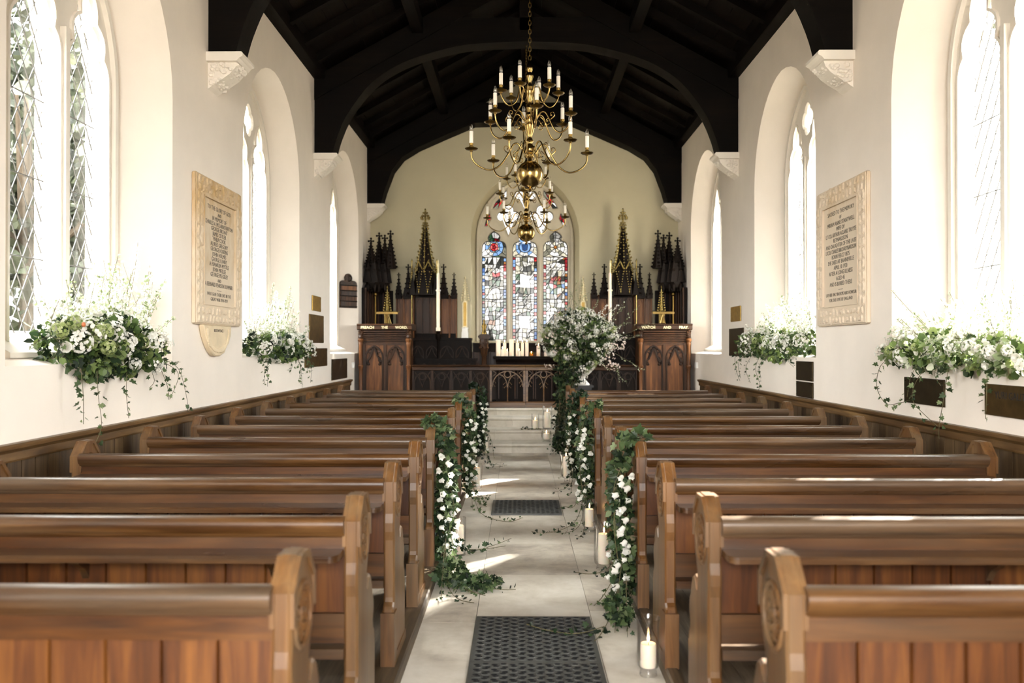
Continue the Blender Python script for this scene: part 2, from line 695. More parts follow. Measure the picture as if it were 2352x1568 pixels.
M['stone'] = mat_stone('aisle_stone', (lin('#a0968a'), lin('#c2baab'), lin('#d6d0c4')))
M['stair'] = mat_stone('step_stone', (lin('#a8a294'), lin('#beb8aa'), lin('#cdc8bc')))
M['joint'] = mat_plain('stone_joint', lin('#4a4334'), 0.9)
M['pit'] = mat_plain('pit_shade', lin('#0e0e0e'), 0.9)  # mat hole walls and floor, darkened in the colour to read as shade
M['rubber'] = mat_plain('black_rubber', lin('#454643'), 0.55, var=0.2, scale=20)
M['marble'] = mat_plain('alabaster', lin('#e2cfae'), 0.55, var=0.10, scale=7.0, bump=0.1)
M['alabaster_ochre'] = mat_plain('stained_alabaster', lin('#cdac70'), 0.6, var=0.22, scale=9.0, bump=0.3)
def mat_stain(name, base, stain, z0, z1):
    """stone with an ochre water stain soaking down from its head"""
    m = bpy.data.materials.new(name)
    t, out = nt(m)
    b = t.nodes.new('ShaderNodeBsdfPrincipled')
    n, mp = noise_tex(t, 6.0, (1, 1, 0.5), 6.0, 0.6, 0.4)
    tc = [q for q in t.nodes if q.type == 'TEX_COORD'][0]
    sp = t.nodes.new('ShaderNodeSeparateXYZ')
    t.links.new(tc.outputs['Object'], sp.inputs[0])
    mr = t.nodes.new('ShaderNodeMapRange')
    mr.inputs['From Min'].default_value = z0
    mr.inputs['From Max'].default_value = z1
    t.links.new(sp.outputs['Z'], mr.inputs['Value'])
    a = t.nodes.new('ShaderNodeMath')
    a.operation = 'MULTIPLY_ADD'
    a.inputs[1].default_value = 1.3
    t.links.new(n.outputs['Fac'], a.inputs[0])
    a2 = t.nodes.new('ShaderNodeMath')
    a2.operation = 'SUBTRACT'
    a2.inputs[1].default_value = 0.75
    t.links.new(mr.outputs[0], a2.inputs[0])
    t.links.new(a2.outputs[0], a.inputs[2])
    r = ramp(t, [(0.12, base), (0.45, tuple((p + q) / 2 for p, q in zip(base, stain))), (0.8, stain)])
    t.links.new(a.outputs[0], r.inputs[0])
    t.links.new(r.outputs[0], b.inputs['Base Color'])
    b.inputs['Roughness'].default_value = 0.6
    t.links.new(b.outputs[0], out.inputs[0])
    return m


M['stain_left'] = mat_stain('ochre_stained_alabaster', lin('#dccbb2'), lin('#b8924f'), 0.1, 2.0)
M['stain_right'] = mat_stain('faintly_stained_alabaster', lin('#dccbb4'), lin('#bfa06c'), 0.5, 2.6)
M['letters'] = mat_plain('black_letters', lin('#6a6155'), 0.7)
M['brass'] = mat_plain('polished_brass', lin('#a58c58'), 0.2, 1.0, var=0.15, scale=12)
M['brass_dark'] = mat_plain('aged_brass', lin('#6f5a30'), 0.3, 1.0, var=0.2, scale=14)
M['plaque_brass'] = mat_plain('plaque_brass', lin('#a88a4e'), 0.42, 1.0, var=0.2, scale=20)
M['plaque_bronze'] = mat_plain('plaque_bronze', lin('#6b5636'), 0.42, 1.0, var=0.25, scale=15)
M['plaque_dark'] = mat_plain('dark_bronze', lin('#3d3322'), 0.4, 0.8, var=0.25, scale=15)
M['gilt'] = mat_plain('gilding', lin('#a3935f'), 0.24, 1.0, var=0.3, scale=30)
M['gilt_white'] = mat_plain('parcel_gilt_cream', lin('#dccfa6'), 0.45, 0.1, var=0.12, scale=20)
M['wax'] = mat_plain('candle_wax', lin('#f6e9d6'), 0.45, var=0.03, scale=10, spec=0.4)
b_ = [n for n in M['wax'].node_tree.nodes if n.type == 'BSDF_PRINCIPLED'][0]
b_.inputs['Subsurface Weight'].default_value = 0.4
b_.inputs['Subsurface Radius'].default_value = (0.03, 0.015, 0.008)
M['candle_tube'] = mat_plain('ivory_tube', lin('#f7f0e2'), 0.4, var=0.03)
M['wick'] = mat_plain('burnt_wick', lin('#1c1712'), 0.9)
M['flame'] = mat_emit('candle_flame', (1.0, 0.55, 0.22, 1), 14.0)
M['bulb'] = mat_glass('bulb_glass', (0.93, 0.90, 0.84, 1), 0.25)
M['glass'] = mat_glass('clear_glass', (0.992, 0.994, 0.994, 1), 0.06)
M['pane'] = mat_glass('window_glass', (0.90, 0.92, 0.92, 1), 0.05, 0.05, False, 0.12, 14.0)
M['lead'] = mat_plain('lead_came', lin('#4a4a4c'), 0.5, 0.3)
M['lattice'] = mat_plain('weathered_lead', lin('#4e4d4c'), 0.5, 0.2)
M['ivy'] = mat_leaf('ivy_leaf', (lin('#26331f'), lin('#3d5030'), lin('#586a43'), lin('#7f8c64')))
M['ivy_dark'] = mat_leaf('dark_ivy_leaf', (lin('#0f1a10'), lin('#1a2a18'), lin('#273b22'), lin('#3b5230')))
M['leaf'] = mat_leaf('bouquet_leaf', (lin('#2a3a1d'), lin('#43582c'), lin('#637a3e'), lin('#8b9a5c')))
M['sprig'] = mat_leaf('sage_sprig', (lin('#6f7f55'), lin('#98a67c'), lin('#bcc4a3'), lin('#d9dbc6')))
M['petal'] = mat_leaf('white_petal', (lin('#d8d6ca'), lin('#efeee6'), lin('#faf9f4')), 0.6, 0.35, 0.2)
M['petal_green'] = mat_leaf('green_petal', (lin('#7f9150'), lin('#a4b074'), lin('#c5cb9c')), 0.6, 0.35, 0.2)
M['petal_blush'] = mat_leaf('blush_petal', (lin('#d3bfb3'), lin('#e8dad0'), lin('#f4ece6')), 0.6, 0.35, 0.2)
M['burgundy'] = mat_leaf('burgundy_leaf', (lin('#150a0a'), lin('#2a1413'), lin('#3b1f1a')))
M['stem'] = mat_plain('plant_stem', lin('#5a5336'), 0.7)
M['urn'] = mat_plain('white_urn', lin('#e9e6df'), 0.5, var=0.05)
M['iron'] = mat_plain('black_iron', lin('#1a1c1d'), 0.5)
M['ground_tone'] = mat_plain('neutral_ground', lin('#7d7568'), 0.9, var=0.2, scale=6)  # unseen ground toned neutral to keep its bounce from tinting the walls
M['tree_leaf'] = mat_leaf('tree_leaf', (lin('#1c2018'), lin('#2b3024'), lin('#3d4232'), lin('#525643')), 0.6, 0.25)
M['bark'] = mat_plain('bark', lin('#4a4034'), 0.9)
M['white_plastic'] = mat_plain('white_plastic', lin('#e6e6e2'), 0.5)


# ------------------------------------------------------------------ floor, platforms, steps
def struct(o):
    o['kind'] = 'structure'
    return o


mb = MB()
mb.box(XL - 0.1, XR + 0.1, YW - 0.1, 12.4, -0.12, -0.012, 1)
ys = [YW, -2.4, -1.1, 0.1, 1.2, 2.35, 3.45, 4.75, 5.75, 6.65, 7.72, 8.55, 9.5, 10.5, 11.45, 12.37]
xs_a = [-0.56, -0.237, 0.40, 0.68]
for i in range(len(ys) - 1):
    for j in range(3):
        off = 0.22 * ((i * 7 + j * 5) % 3 - 1) if j != 1 else 0.0
        y0 = max(YW, ys[i] + (0.0 if i == 0 else off))
        y1 = ys[i + 1] + (0.0 if i + 1 == len(ys) - 1 else 0.22 * (((i + 1) * 7 + j * 5) % 3 - 1) if j != 1 else 0.0)
        mb.box(xs_a[j] + 0.0015, xs_a[j + 1] - 0.0015, y0 + 0.0015, y1 - 0.0015, -0.05, 0.0)
floor = struct(mb.build('floor', [M['stone'], M['joint']], origin=(0, 0, -0.12)))

mb = MB()
for sgn, xa, xb in ((-1, -0.66, XL + 0.001), (1, 0.71, XR - 0.001)):
    x0, x1 = min(xa, xb), max(xa, xb)
    n = 16
    for i in range(n):
        a = x0 + (x1 - x0) * i / n
        mb.box(a + 0.001, a + (x1 - x0) / n - 0.001, YW, 12.35, -0.01, 0.05)
struct(mb.build('trim_1', M['pew_floor'], origin=(0, 0, 0)))
for k, (x0, x1) in enumerate(((-0.66, -0.53), (0.657, 0.71))):
    mb = MB()
    mb.prism([(x0, -0.01), (x1, -0.01), (x1, 0.052), (x1 - 0.008, 0.06), (x0, 0.06)] if k == 0 else
             [(x0, -0.01), (x1, -0.01), (x1, 0.06), (x0 + 0.008, 0.06), (x0, 0.052)], YW, 12.35, 'y')
    struct(mb.build('trim_%d' % (k + 2), M['kerb'], origin=((x0 + x1) / 2, 0, 0)))

mb = MB()
st = [(12.36, 0.128), (12.88, 0.27), (13.44, 0.414), (13.93, 0.525)]
zb = -0.05
for i, (y, z) in enumerate(st):
    yb = 13.95 if i < 3 else YE + 0.05
    cuts = [XL + 0.002, -1.5 + 0.2 * i, -0.1 - 0.25 * (i % 2), 1.2 + 0.15 * i, XR - 0.002]
    for a, b in zip(cuts[:-1], cuts[1:]):
        mb.prism([(y, zb), (yb, zb), (yb, z), (y - 0.02, z), (y - 0.03, z - 0.012), (y - 0.03, z - 0.028), (y - 0.012, z - 0.04), (y, z - 0.045)],
                 a + 0.001, b - 0.001, 'x')
    zb = z - 0.02
struct(mb.build('trim_4', M['stair'], origin=(0, 12.4, 0)))

# ------------------------------------------------------------------ walls with splayed window openings
ZT = 5.02
WIN_IN = dict(a=1.08, z0=1.40, zs=3.38, h=1.10)
WIN_GL = dict(a=0.72, z0=1.48, zs=3.38, h=0.95)

WIN_OUT = dict(a=1.02, z0=1.38, zs=3.38, h=1.2)


def side_wall(name, xw, s):
    mb = MB()
    rect = [(YW - 0.4, -0.12), (YE + 0.6, -0.12), (YE + 0.6, ZT), (YW - 0.4, ZT)]
    inner = [opening(x0=y, **WIN_IN) for y in WIN_Y]
    glass = [opening(x0=y, **WIN_GL) for y in WIN_Y]
    d = sorted((0.0, s * 0.02))
    mb.plate([rect] + inner, d[0], d[1], gx(xw))
    outer = [opening(x0=y, **WIN_OUT) for y in WIN_Y]
    d = sorted((s * (WD + 0.24), s * (WD + 0.27)))
    mb.plate([rect] + outer, d[0], d[1], gx(xw))
    for a, b, c in zip(inner, glass, outer):
        mb.loft([(xw, p[0], p[1]) for p in a], [(xw + s * WD, p[0], p[1]) for p in b])
        mb.loft([(xw + s * WD, p[0], p[1]) for p in b], [(xw + s * (WD + 0.24), p[0], p[1]) for p in c])
    return struct(mb.build(name, M['plaster'], origin=(xw, 6, 0), smooth=True, angle=25))


side_wall('wall_left', XL, -1)
side_wall('wall_right', XR, 1)

# end wall behind the altar
EIN = dict(a=0.965, z0=1.58, zs=3.48, h=1.17)
EGL = dict(a=0.88, z0=1.61, zs=3.48, h=1.09)
EWX = 0.108
mb = MB()
gab = [(XL - 0.5, 0.3), (XR + 0.5, 0.3), (XR + 0.5, 4.9), (XC, 6.62), (XL - 0.5, 4.9)]
e_in, e_gl = opening(x0=EWX, **EIN), opening(x0=EWX, **EGL)
mb.plate([gab, e_in], 0.0, 0.02, gy(YE))
mb.plate([gab, e_gl], 0.57, 0.6, gy(YE))
mb.loft([(p[0], YE, p[1]) for p in e_in], [(p[0], YE + WD, p[1]) for p in e_gl])
mb.loft([(p[0], YE + WD, p[1]) for p in e_gl], [(p[0], YE + 0.57, p[1]) for p in e_gl])
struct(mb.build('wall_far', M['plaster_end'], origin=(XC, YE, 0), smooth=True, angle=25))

# wall behind the camera: one wide unseen west opening that lets in frontal daylight
mb = MB()
mb.plate([[(XL - 0.5, -0.12), (XR + 0.5, -0.12), (XR + 0.5, 4.9), (XC, 6.62), (XL - 0.5, 4.9)],
          opening(1.7, 0.0 + 0.9, 3.1, 1.6, XC)], -0.3, 0.0, gy(YW))
struct(mb.build('wall_near', M['plaster'], origin=(XC, YW, 0)))

# ------------------------------------------------------------------ roof: boards, rafters, purlins
SL = 0.55
ZR = 5.02 + SL * (XC - XL)
mb = MB()
for s, xw in ((-1, XL), (1, XR)):
    n = 14
    for i in range(n):
        xa = xw - s * -0.5 + (XC - (xw - s * -0.5)) * i / n
        xb = xw - s * -0.5 + (XC - (xw - s * -0.5)) * (i + 1) / n - s * -0.006
        za = ZR - SL * abs(xa - XC) + 0.06
        zb_ = ZR - SL * abs(xb - XC) + 0.06
        mb.prism([(xa, za), (xb, zb_), (xb, zb_ + 0.05), (xa, za + 0.05)], YW - 0.4, YE + 0.6, 'y')
    # outer covering
    xa = xw + s * 0.7
    za = ZR - SL * abs(xa - XC) + 0.14
    mb.prism([(xa, za), (XC, ZR + 0.14), (XC, ZR + 0.2), (xa, za + 0.06)], YW - 0.5, YE + 0.7, 'y')
    # wall plate
    mb.box(min(xw, xw - s * 0.14), max(xw, xw - s * 0.14), YW, YE, 4.97, 5.13)
struct(mb.build('ceiling', M['black_oak'], origin=(XC, 6, 5)))
mb = MB()
for s, xw in ((-1, XL), (1, XR)):
    y = 0.45
    while y < YE - 0.2:
        p0, p1 = (xw, ZR - SL * abs(xw - XC)), (XC, ZR)
        mb.prism([(p0[0], p0[1] - 0.04), (p1[0], p1[1] - 0.04), (p1[0], p1[1] + 0.06), (p0[0], p0[1] + 0.06)], y - 0.045, y + 0.045, 'y')
        y += 0.65
struct(mb.build('trim_5', M['black_oak_x'], origin=(XC, 6, 5)))
mb = MB()
for s in (-1, 1):
    x = XC + s * 1.40
    z = ZR - SL * 1.40
    mb.box(x - 0.07, x + 0.07, YW, YE, z - 0.2, z - 0.03)
mb.box(XC - 0.05, XC + 0.05, YW, YE, ZR - 0.22, ZR)
struct(mb.build('trim_6', M['black_oak'], origin=(XC, 6, 5)))

T2 = [(-2.43, 4.005), (-2.36, 4.25), (-2.22, 4.55), (-1.93, 4.92), (-1.60, 5.15), (-1.22, 5.30), (-0.66, 5.43), (0.09, 5.47)]
T3 = [(-2.43, 4.005), (-2.37, 4.23), (-2.23, 4.60), (-2.05, 4.83), (-1.775, 5.0), (-1.28, 5.22), (-0.78, 5.43), (0.09, 5.455)]


def truss(y, prof, half):
    c = smooth_line([(p[0], p[1], 0) for p in prof], 4) if prof is T2 else [(p[0], p[1], 0) for p in prof]
    left = [(p[0], p[1]) for p in c]
    right = [(2 * XC - p[0], p[1]) for p in reversed(left[:-1])]
    curve = left + right
    low = curve
    mb = MB()
    top = [(XR - 0.0, 4.005), (XR, 5.0), (XC + 1.35, ZR - SL * 1.35 - 0.02), (XC - 1.35, ZR - SL * 1.35 - 0.02), (XL, 5.0), (XL, 4.005)]
    mb.prism(low + top, y - half, y + half, 'y')
    # moulding along the soffit of the arch
    mb.rib(curve, 0.05, -half - 0.03, half + 0.03, gy(y))
    # principal rafters, king post
    for s in (-1, 1):
        xe = XL if s < 0 else XR
        mb.prism([(xe, 4.98), (XC, ZR - 0.02), (XC, ZR - 0.3), (xe, 4.7)], y - half - 0.02, y + half + 0.02, 'y')
    mb.box(XC - 0.08, XC + 0.08, y - half, y + half, 5.6, ZR - 0.05)
    return struct(mb.build('roof_truss', M['black_oak_x'], origin=(XC, y, 4.0)))


TY = (7.5, 11.35, 15.3)
truss(TY[0], T2, 0.11)
truss(TY[1], T2, 0.11)
truss(TY[2], T3, 0.14)

# ------------------------------------------------------------------ windows: stone tracery, glass, lead lattice
def side_window(i, xw, s, yc):
    xg = xw + s * WD
    o = WIN_GL
    outline = opening(o['a'] + 0.01, o['z0'], o['zs'], o['h'] + 0.012, yc)
    lights = []
    for c in (-0.325, 0.325):
        lights.append(cinque(0.265, 3.34, 0.60, yc + c, 1.56))
    eye = foil(yc, 3.96, 0.155, 4, PI / 2)
    mb = MB()
    pd = sorted((-s * 0.07, s * 0.085))
    mb.plate([outline] + lights + [eye], pd[0], pd[1], gx(xg), 0.022)
    # roll mouldings on the room side: jambs, mullion, hood
    xi = xg - s * 0.07
    hood = opening(o['a'] - 0.03, o['z0'], o['zs'], o['h'] - 0.03, yc)
    mb.rib(hood, 0.045, 0, -s * 0.035, gx(xi))
    mb.rib([(yc, 1.50), (yc, 3.55)], 0.05, 0, -s * 0.04, gx(xi))
    for c in (-0.325, 0.325):
        mb.rib(cinque(0.285, 3.34, 0.63, yc + c, 1.52), 0.022, 0, -s * 0.02, gx(xi))
    # sloping sill
    mb.prism([(xg + s * 0.07, 1.44), (xg + s * 0.07, 1.60), (xg - s * 0.05, 1.555), (xg - s * 0.20, 1.47), (xg - s * 0.20, 1.44)], yc - 0.78, yc + 0.78, 'y')
    w = struct(mb.build('window_%d' % i, M['white_stone'], origin=(xg, yc, 1.44)))
    p = MB()
    for c in (-0.325, 0.325):
        p.box(xg + s * 0.028, xg + s * 0.031, yc + c - 0.285, yc + c + 0.285, 1.53, 3.97)
    p.box(xg + s * 0.028, xg + s * 0.031, yc - 0.17, yc + 0.17, 3.78, 4.13)
    p.build('glass_pane', M['pane'], w)
    l = MB()
    dy, dz = 0.118, 0.20
    for c in (-0.325, 0.325):
        y0, y1, z0, z1 = yc + c - 0.272, yc + c + 0.272, 1.545, 3.93
        for sg in (1, -1):
            k = -20
            while k < 40:
                # line: z = z0 + k*dz + sg*(y-yc-c)*dz/dy
                pts = []
                zz = lambda y: z0 + k * dz + sg * (y - yc - c) * dz / dy
                a, b = (y0, zz(y0)), (y1, zz(y1))
                if a[1] > b[1]:
                    a, b = b, a
                k += 1
                if b[1] < z0 or a[1] > z1:
                    continue
                m = (b[0] - a[0]) / (b[1] - a[1])
                if a[1] < z0:
                    a = (a[0] + m * (z0 - a[1]), z0)
                if b[1] > z1:
                    b = (b[0] + m * (z1 - b[1]), z1)
                l.rib([a, b], 0.0042, 0.026, 0.033, gx(xg) if s > 0 else (lambda q, r, d: (xg - d, q, r)))
        for z in (2.05, 2.55, 3.05):
            l.tube([(xg + s * 0.018, y0, z), (xg + s * 0.018, y1, z)], 0.004, 6)
    l.build('lead_lattice', M['lattice'], w)
    return w


n_ = 1
for yc in WIN_Y:
    side_window(n_, XL, -1, yc)
    n_ += 1
for yc in WIN_Y:
    side_window(n_, XR, 1, yc)
    n_ += 1

# --- the stained glass window behind the altar
YG = YE + WD
Pg = lambda u, v: at(u, v, YG)
ew_lights = []
for uc in (1135, 1205.5, 1276):
    x, z = Pg(uc, 572)
    ew_lights.append((x, 0.226, z, 0.33 if uc != 1205.5 else 0.30))
loops = [opening(EGL['a'] + 0.01, EGL['z0'] - 0.03, EGL['zs'], EGL['h'] + 0.012, EWX)]
zsill = Pg(0, 782)[1]
for x, a, z, h in ew_lights:
    loops.append(cusped(a, z, h, x, zsill))
qx, qz = Pg(1168, 497)
q2x = Pg(1244, 497)[0]
tx, tz = Pg(1206, 449)
loops.append(foil(qx, qz, 0.215, 4, PI / 2, 0.13))
loops.append(foil(q2x, qz, 0.215, 4, PI / 2, 0.13))
loops.append(foil(tx, tz, 0.20, 4, PI / 2, 0.07))
for mirror in (False, True):
    for poly in ([(1131, 479), (1137, 466), (1163, 436), (1164, 450), (1143, 480)],
                 [(1113, 519), (1118, 497), (1124, 489), (1128, 503), (1119, 519)]):
        pts = [(2 * 1206 - u, v) if mirror else (u, v) for u, v in poly]
        loops.append([Pg(u, v) for u, v in pts])
mb = MB()
mb.plate(loops, -0.08, 0.08, gy(YG), 0.02)
for x in (Pg(1170, 0)[0], Pg(1241, 0)[0]):
    mb.rib([(x, zsill - 0.05), (x, Pg(0, 566)[1])], 0.05, -0.12, -0.08, gy(YG))
mb.rib(opening(EGL['a'] - 0.03, EGL['z0'], EGL['zs'], EGL['h'] - 0.03, EWX), 0.04, -0.11, -0.08, gy(YG))
for lp in loops[1:7]:
    cx_ = sum(p[0] for p in lp) / len(lp)
    cz_ = sum(p[1] for p in lp) / len(lp)
    mb.rib([(cx_ + (p[0] - cx_) * 1.06, cz_ + (p[1] - cz_) * 1.03) for p in lp], 0.02, -0.1, -0.08, gy(YG), closed=True)
win7 = struct(mb.build('window_7', M['grey_stone'], origin=(EWX, YG, 1.58)))

GC = {'white': '#f4f2ea', 'clear': '#fbfaf6', 'cream': '#e9e2c8', 'red': '#c22b2b', 'ruby': '#8e1a24', 'blue': '#7fa6d8', 'deep': '#4d74b8',
      'green': '#4f7a54', 'dark': '#2a2c26', 'amber': '#a0642a', 'pink': '#e06a6a', 'smoke': '#8c8a78'}
gnames = list(GC)
gmats = []
for k in gnames:
    pat = 0.85 if k in ('white', 'cream', 'smoke', 'green') else 0.25
    tr_ = 0.047 if k in ('white', 'cream', 'smoke', 'dark') else 0.065 if k == 'clear' else 0.05
    gmats.append(mat_glass('stained_' + k, tuple(q * tr_ for q in lin(GC[k])[:3]) + (1,), 0.03, 0.08, False, pat, 34.0))
gi = {k: i for i, k in enumerate(gnames)}
glass, lead = MB(), MB()
YP = 0.03


def pane(poly, col):
    glass.add([(p[0], YG + YP, p[1]) for p in poly], [tuple(range(len(poly)))], gi[col])
    lead.rib(list(poly), 0.0135, YP - 0.006, YP + 0.006, gy(YG), closed=True)


def solid(poly, col):
    glass.add([(p[0], YG + YP, p[1]) for p in poly], [tuple(range(len(poly)))], gi[col])


rg = random.Random(5)
for li, (lx, a, zsp, h) in enumerate(ew_lights):
    z1 = zsp + h + 0.03
    z0 = zsill - 0.03
    bw = 0.056
    a2 = a + 0.02
    zbar = Pg(0, 590)[1]
    # borders of small coloured squares up to the first bar
    for s in (-1, 1):
        z = z0
        while z < zbar:
            hh = rg.uniform(0.045, 0.075)
            xa, xb = (lx - a2, lx - a + bw) if s < 0 else (lx + a - bw, lx + a2)
            c = rg.choice(['red', 'red', 'ruby', 'blue', 'blue', 'deep', 'white', 'clear', 'dark', 'amber'] if li == 1 else
                          ['red', 'ruby', 'blue', 'deep', 'white', 'clear', 'dark', 'dark', 'amber', 'green', 'white'])
            pane([(xa, z), (xb, z), (xb, min(z + hh, zbar)), (xa, min(z + hh, zbar))], c)
            z += hh
    # field: rows of uneven quarries
    xa, xb = lx - a + bw, lx + a - bw

    def colour(x, z, top=False):
        u = 1192 + x * F_PX / YG
        v = 797 - (z - EYE) * F_PX / YG
        if li == 0:
            if (abs(u - 1136) < 9 and abs(v - 630) < 8):
                return rg.choice(['red', 'red', 'pink'])
            if math.hypot((u - 1136) / 13, (v - 650) / 15) < 1:
                return rg.choice(['dark', 'green', 'smoke'])
            if math.hypot((u - 1127) / 11, (v - 737) / 7) < 1:
                return 'amber'
            if 702 < v < 718 and u > 1130:
                return rg.choice(['green', 'blue', 'white'])
            return rg.choice(['white', 'clear', 'dark', 'white', 'cream', 'smoke', 'dark', 'green'] if v > 690 else ['white', 'clear', 'white', 'cream', 'smoke', 'dark'])
        if li == 1:
            if 598 < v < 628 or 690 < v < 718:
                return rg.choice(['white', 'smoke', 'dark', 'white', 'cream'])
            return rg.choice(['white', 'clear', 'smoke', 'cream', 'dark', 'green'])
        d = math.hypot(u - 1273, v - 645)
        if d < 13:
            return rg.choice(['green', 'red', 'ruby', 'amber'])
        if d < 24 and v > 645:
            return rg.choice(['blue', 'white', 'green', 'clear'])
        return rg.choice(['white', 'clear', 'amber', 'white', 'cream', 'white', 'smoke', 'dark'])

    zrows = [z0]
    while zrows[-1] < zbar - 0.05:
        zrows.append(zrows[-1] + rg.uniform(0.055, 0.105))
    zrows[-1] = zbar
    nc = 5
    grid = []
    for i, z in enumerate(zrows):
        row = []
        for j in range(nc + 1):
            x = xa + (xb - xa) * j / nc
            jx = rg.uniform(-0.02, 0.02) if 0 < j < nc else 0
            jz = rg.uniform(-0.02, 0.02) if 0 < i < len(zrows) - 1 else 0
            row.append((x + jx, z + jz))
        grid.append(row)
    for i in range(len(zrows) - 1):
        j = 0
        while j < nc:
            zc = (zrows[i] + zrows[i + 1]) / 2
            v = 797 - (zc - EYE) * F_PX / YG
            clear_box = li == 1 and (632 < v < 664 or 722 < v < 758)
            p, q, r, s_ = grid[i][j], grid[i][j + 1], grid[i + 1][j + 1], grid[i + 1][j]
            if clear_box and 1 <= j < nc - 1:
                solid([p, q, r, s_], 'clear')
            else:
                cx_ = (p[0] + q[0]) / 2
                if rg.random() < 0.3:
                    pane([p, q, r], colour(cx_, zc))
                    pane([p, r, s_], colour(cx_, zc))
                else:
                    pane([p, q, r, s_], colour(cx_, zc))
            j += 1
    # heads: rays around a flower or a shield
    cz_ = Pg(0, 567)[1]
    cr = 0.10
    n = 11
    for k in range(n):
        t0, t1 = 2 * PI * k / n, 2 * PI * (k + 1) / n
        for r0, r1, cols in ((cr, 0.17, ['blue', 'white', 'cream', 'blue'] if li == 0 else ['blue', 'white', 'clear'] if li == 1 else ['white', 'clear', 'smoke']),
                             (0.17, 0.47, ['clear', 'white', 'cream', 'smoke'] if li != 0 else ['white', 'clear', 'green', 'smoke', 'dark'])):
            poly = [(lx + r0 * math.cos(t0), cz_ + r0 * math.sin(t0)), (lx + r1 * math.cos(t0), cz_ + r1 * math.sin(t0)),
                    (lx + r1 * math.cos(t1), cz_ + r1 * math.sin(t1)), (lx + r0 * math.cos(t1), cz_ + r0 * math.sin(t1))]
            poly = [(min(max(x, lx - a2), lx + a2), min(max(z, zbar), z1)) for x, z in poly]
            if len(set((round(x, 4), round(z, 4)) for x, z in poly)) >= 3:
                pane(poly, rg.choice(cols))
    def petals(n, r0, r1, cols):
        for k in range(n):
            t0, t1 = 2 * PI * k / n, 2 * PI * (k + 1) / n
            tm = (t0 + t1) / 2
            pane([(lx + q * math.cos(t), cz_ + q * math.sin(t)) for q, t in ((r0, t0), (r1, t0), (r1, tm), (r1, t1), (r0, t1), (r0, tm))], cols[k % len(cols)])

    if li == 0:
        petals(5, 0.03, 0.075, ['pink', 'red'])
        petals(10, 0.075, cr, ['blue', 'cream'])
        pane(circle(lx, cz_, 0.03, 8), 'ruby')
    elif li == 1:
        pane([(lx - 0.11, cz_ + 0.075), (lx + 0.11, cz_ + 0.075), (lx + 0.12, cz_), (lx + 0.08, cz_ - 0.08), (lx, cz_ - 0.1), (lx - 0.08, cz_ - 0.08), (lx - 0.12, cz_)], 'blue')
        pane([(lx - 0.06, cz_ + 0.05), (lx + 0.06, cz_ + 0.05), (lx + 0.04, cz_ - 0.05), (lx, cz_ - 0.07), (lx - 0.04, cz_ - 0.05)], 'deep')
    else:
        pane(circle(lx, cz_, 0.032, 8), 'amber')
        petals(8, 0.032, cr, ['cream', 'white'])
    # crown of each light
    if li != 1:
        zc_ = Pg(0, 545)[1]
        pane([(lx - 0.09, zc_ - 0.08), (lx, zc_ - 0.06), (lx, zc_ + 0.16), (lx - 0.1, zc_ + 0.05)], 'green' if li == 0 else 'smoke')
        pane([(lx + 0.09, zc_ - 0.08), (lx, zc_ - 0.06), (lx, zc_ + 0.16), (lx + 0.1, zc_ + 0.05)], 'ruby' if li == 0 else 'cream')
    # strong horizontal bars and the outer gold line
    for v in (590, 687):
        zz_ = Pg(0, v)[1]
        lead.box(lx - a2, lx + a2, YG + YP - 0.012, YG + YP + 0.012, zz_ - 0.007, zz_ + 0.007)
    for s in (-1, 1):
        lead.box(lx + s * a - 0.012, lx + s * a + 0.012, YG + YP - 0.01, YG + YP + 0.01, z0, zsp)
    lead.rib(cusped(a - 0.004, zsp, h - 0.004, lx), 0.022, YP - 0.01, YP + 0.01, gy(YG))
# pale glass of the tracery, drawn with rings and curls
for lp, (cx_, cz_), big in ((loops[4], (qx, qz), 1), (loops[5], (q2x, qz), 1), (loops[6], (tx, tz), 0)):
    poly = [(cx_ + (p[0] - cx_) * 1.04, cz_ + (p[1] - cz_) * 1.04) for p in lp]
    solid(poly, 'clear')
    lead.rib(lp, 0.02, YP - 0.01, YP + 0.01, gy(YG), closed=True)
    for k in range(4):
        w = PI / 2 * k
        lead.rib(circle(cx_ + 0.115 * math.cos(w), cz_ + 0.115 * math.sin(w), 0.062, 14), 0.009, YP - 0.006, YP + 0.006, gy(YG), closed=True)
        lead.rib(circle(cx_ + 0.115 * math.cos(w), cz_ + 0.115 * math.sin(w), 0.03, 10), 0.007, YP - 0.006, YP + 0.006, gy(YG), closed=True)
    lead.rib(circle(cx_, cz_, 0.05, 12), 0.008, YP - 0.006, YP + 0.006, gy(YG), closed=True)
for i, lp in enumerate(loops[7:]):
    cx_ = sum(p[0] for p in lp) / len(lp)
    cz_ = sum(p[1] for p in lp) / len(lp)
    n = len(lp)
    for k in range(n):
        pane([(cx_, cz_), (cx_ + (lp[k][0] - cx_) * 1.1, cz_ + (lp[k][1] - cz_) * 1.1), (cx_ + (lp[(k + 1) % n][0] - cx_) * 1.1, cz_ + (lp[(k + 1) % n][1] - cz_) * 1.1)],
             ['ruby', 'dark', 'clear', 'red', 'smoke'][(k + i) % 5])
    lead.rib(lp, 0.016, YP - 0.01, YP + 0.01, gy(YG), closed=True)
tag(glass.build('stained_glass', gmats, win7, recalc=False), 'stained glass in red, blue and white')
lead.build('lead_came', M['lead'], win7)

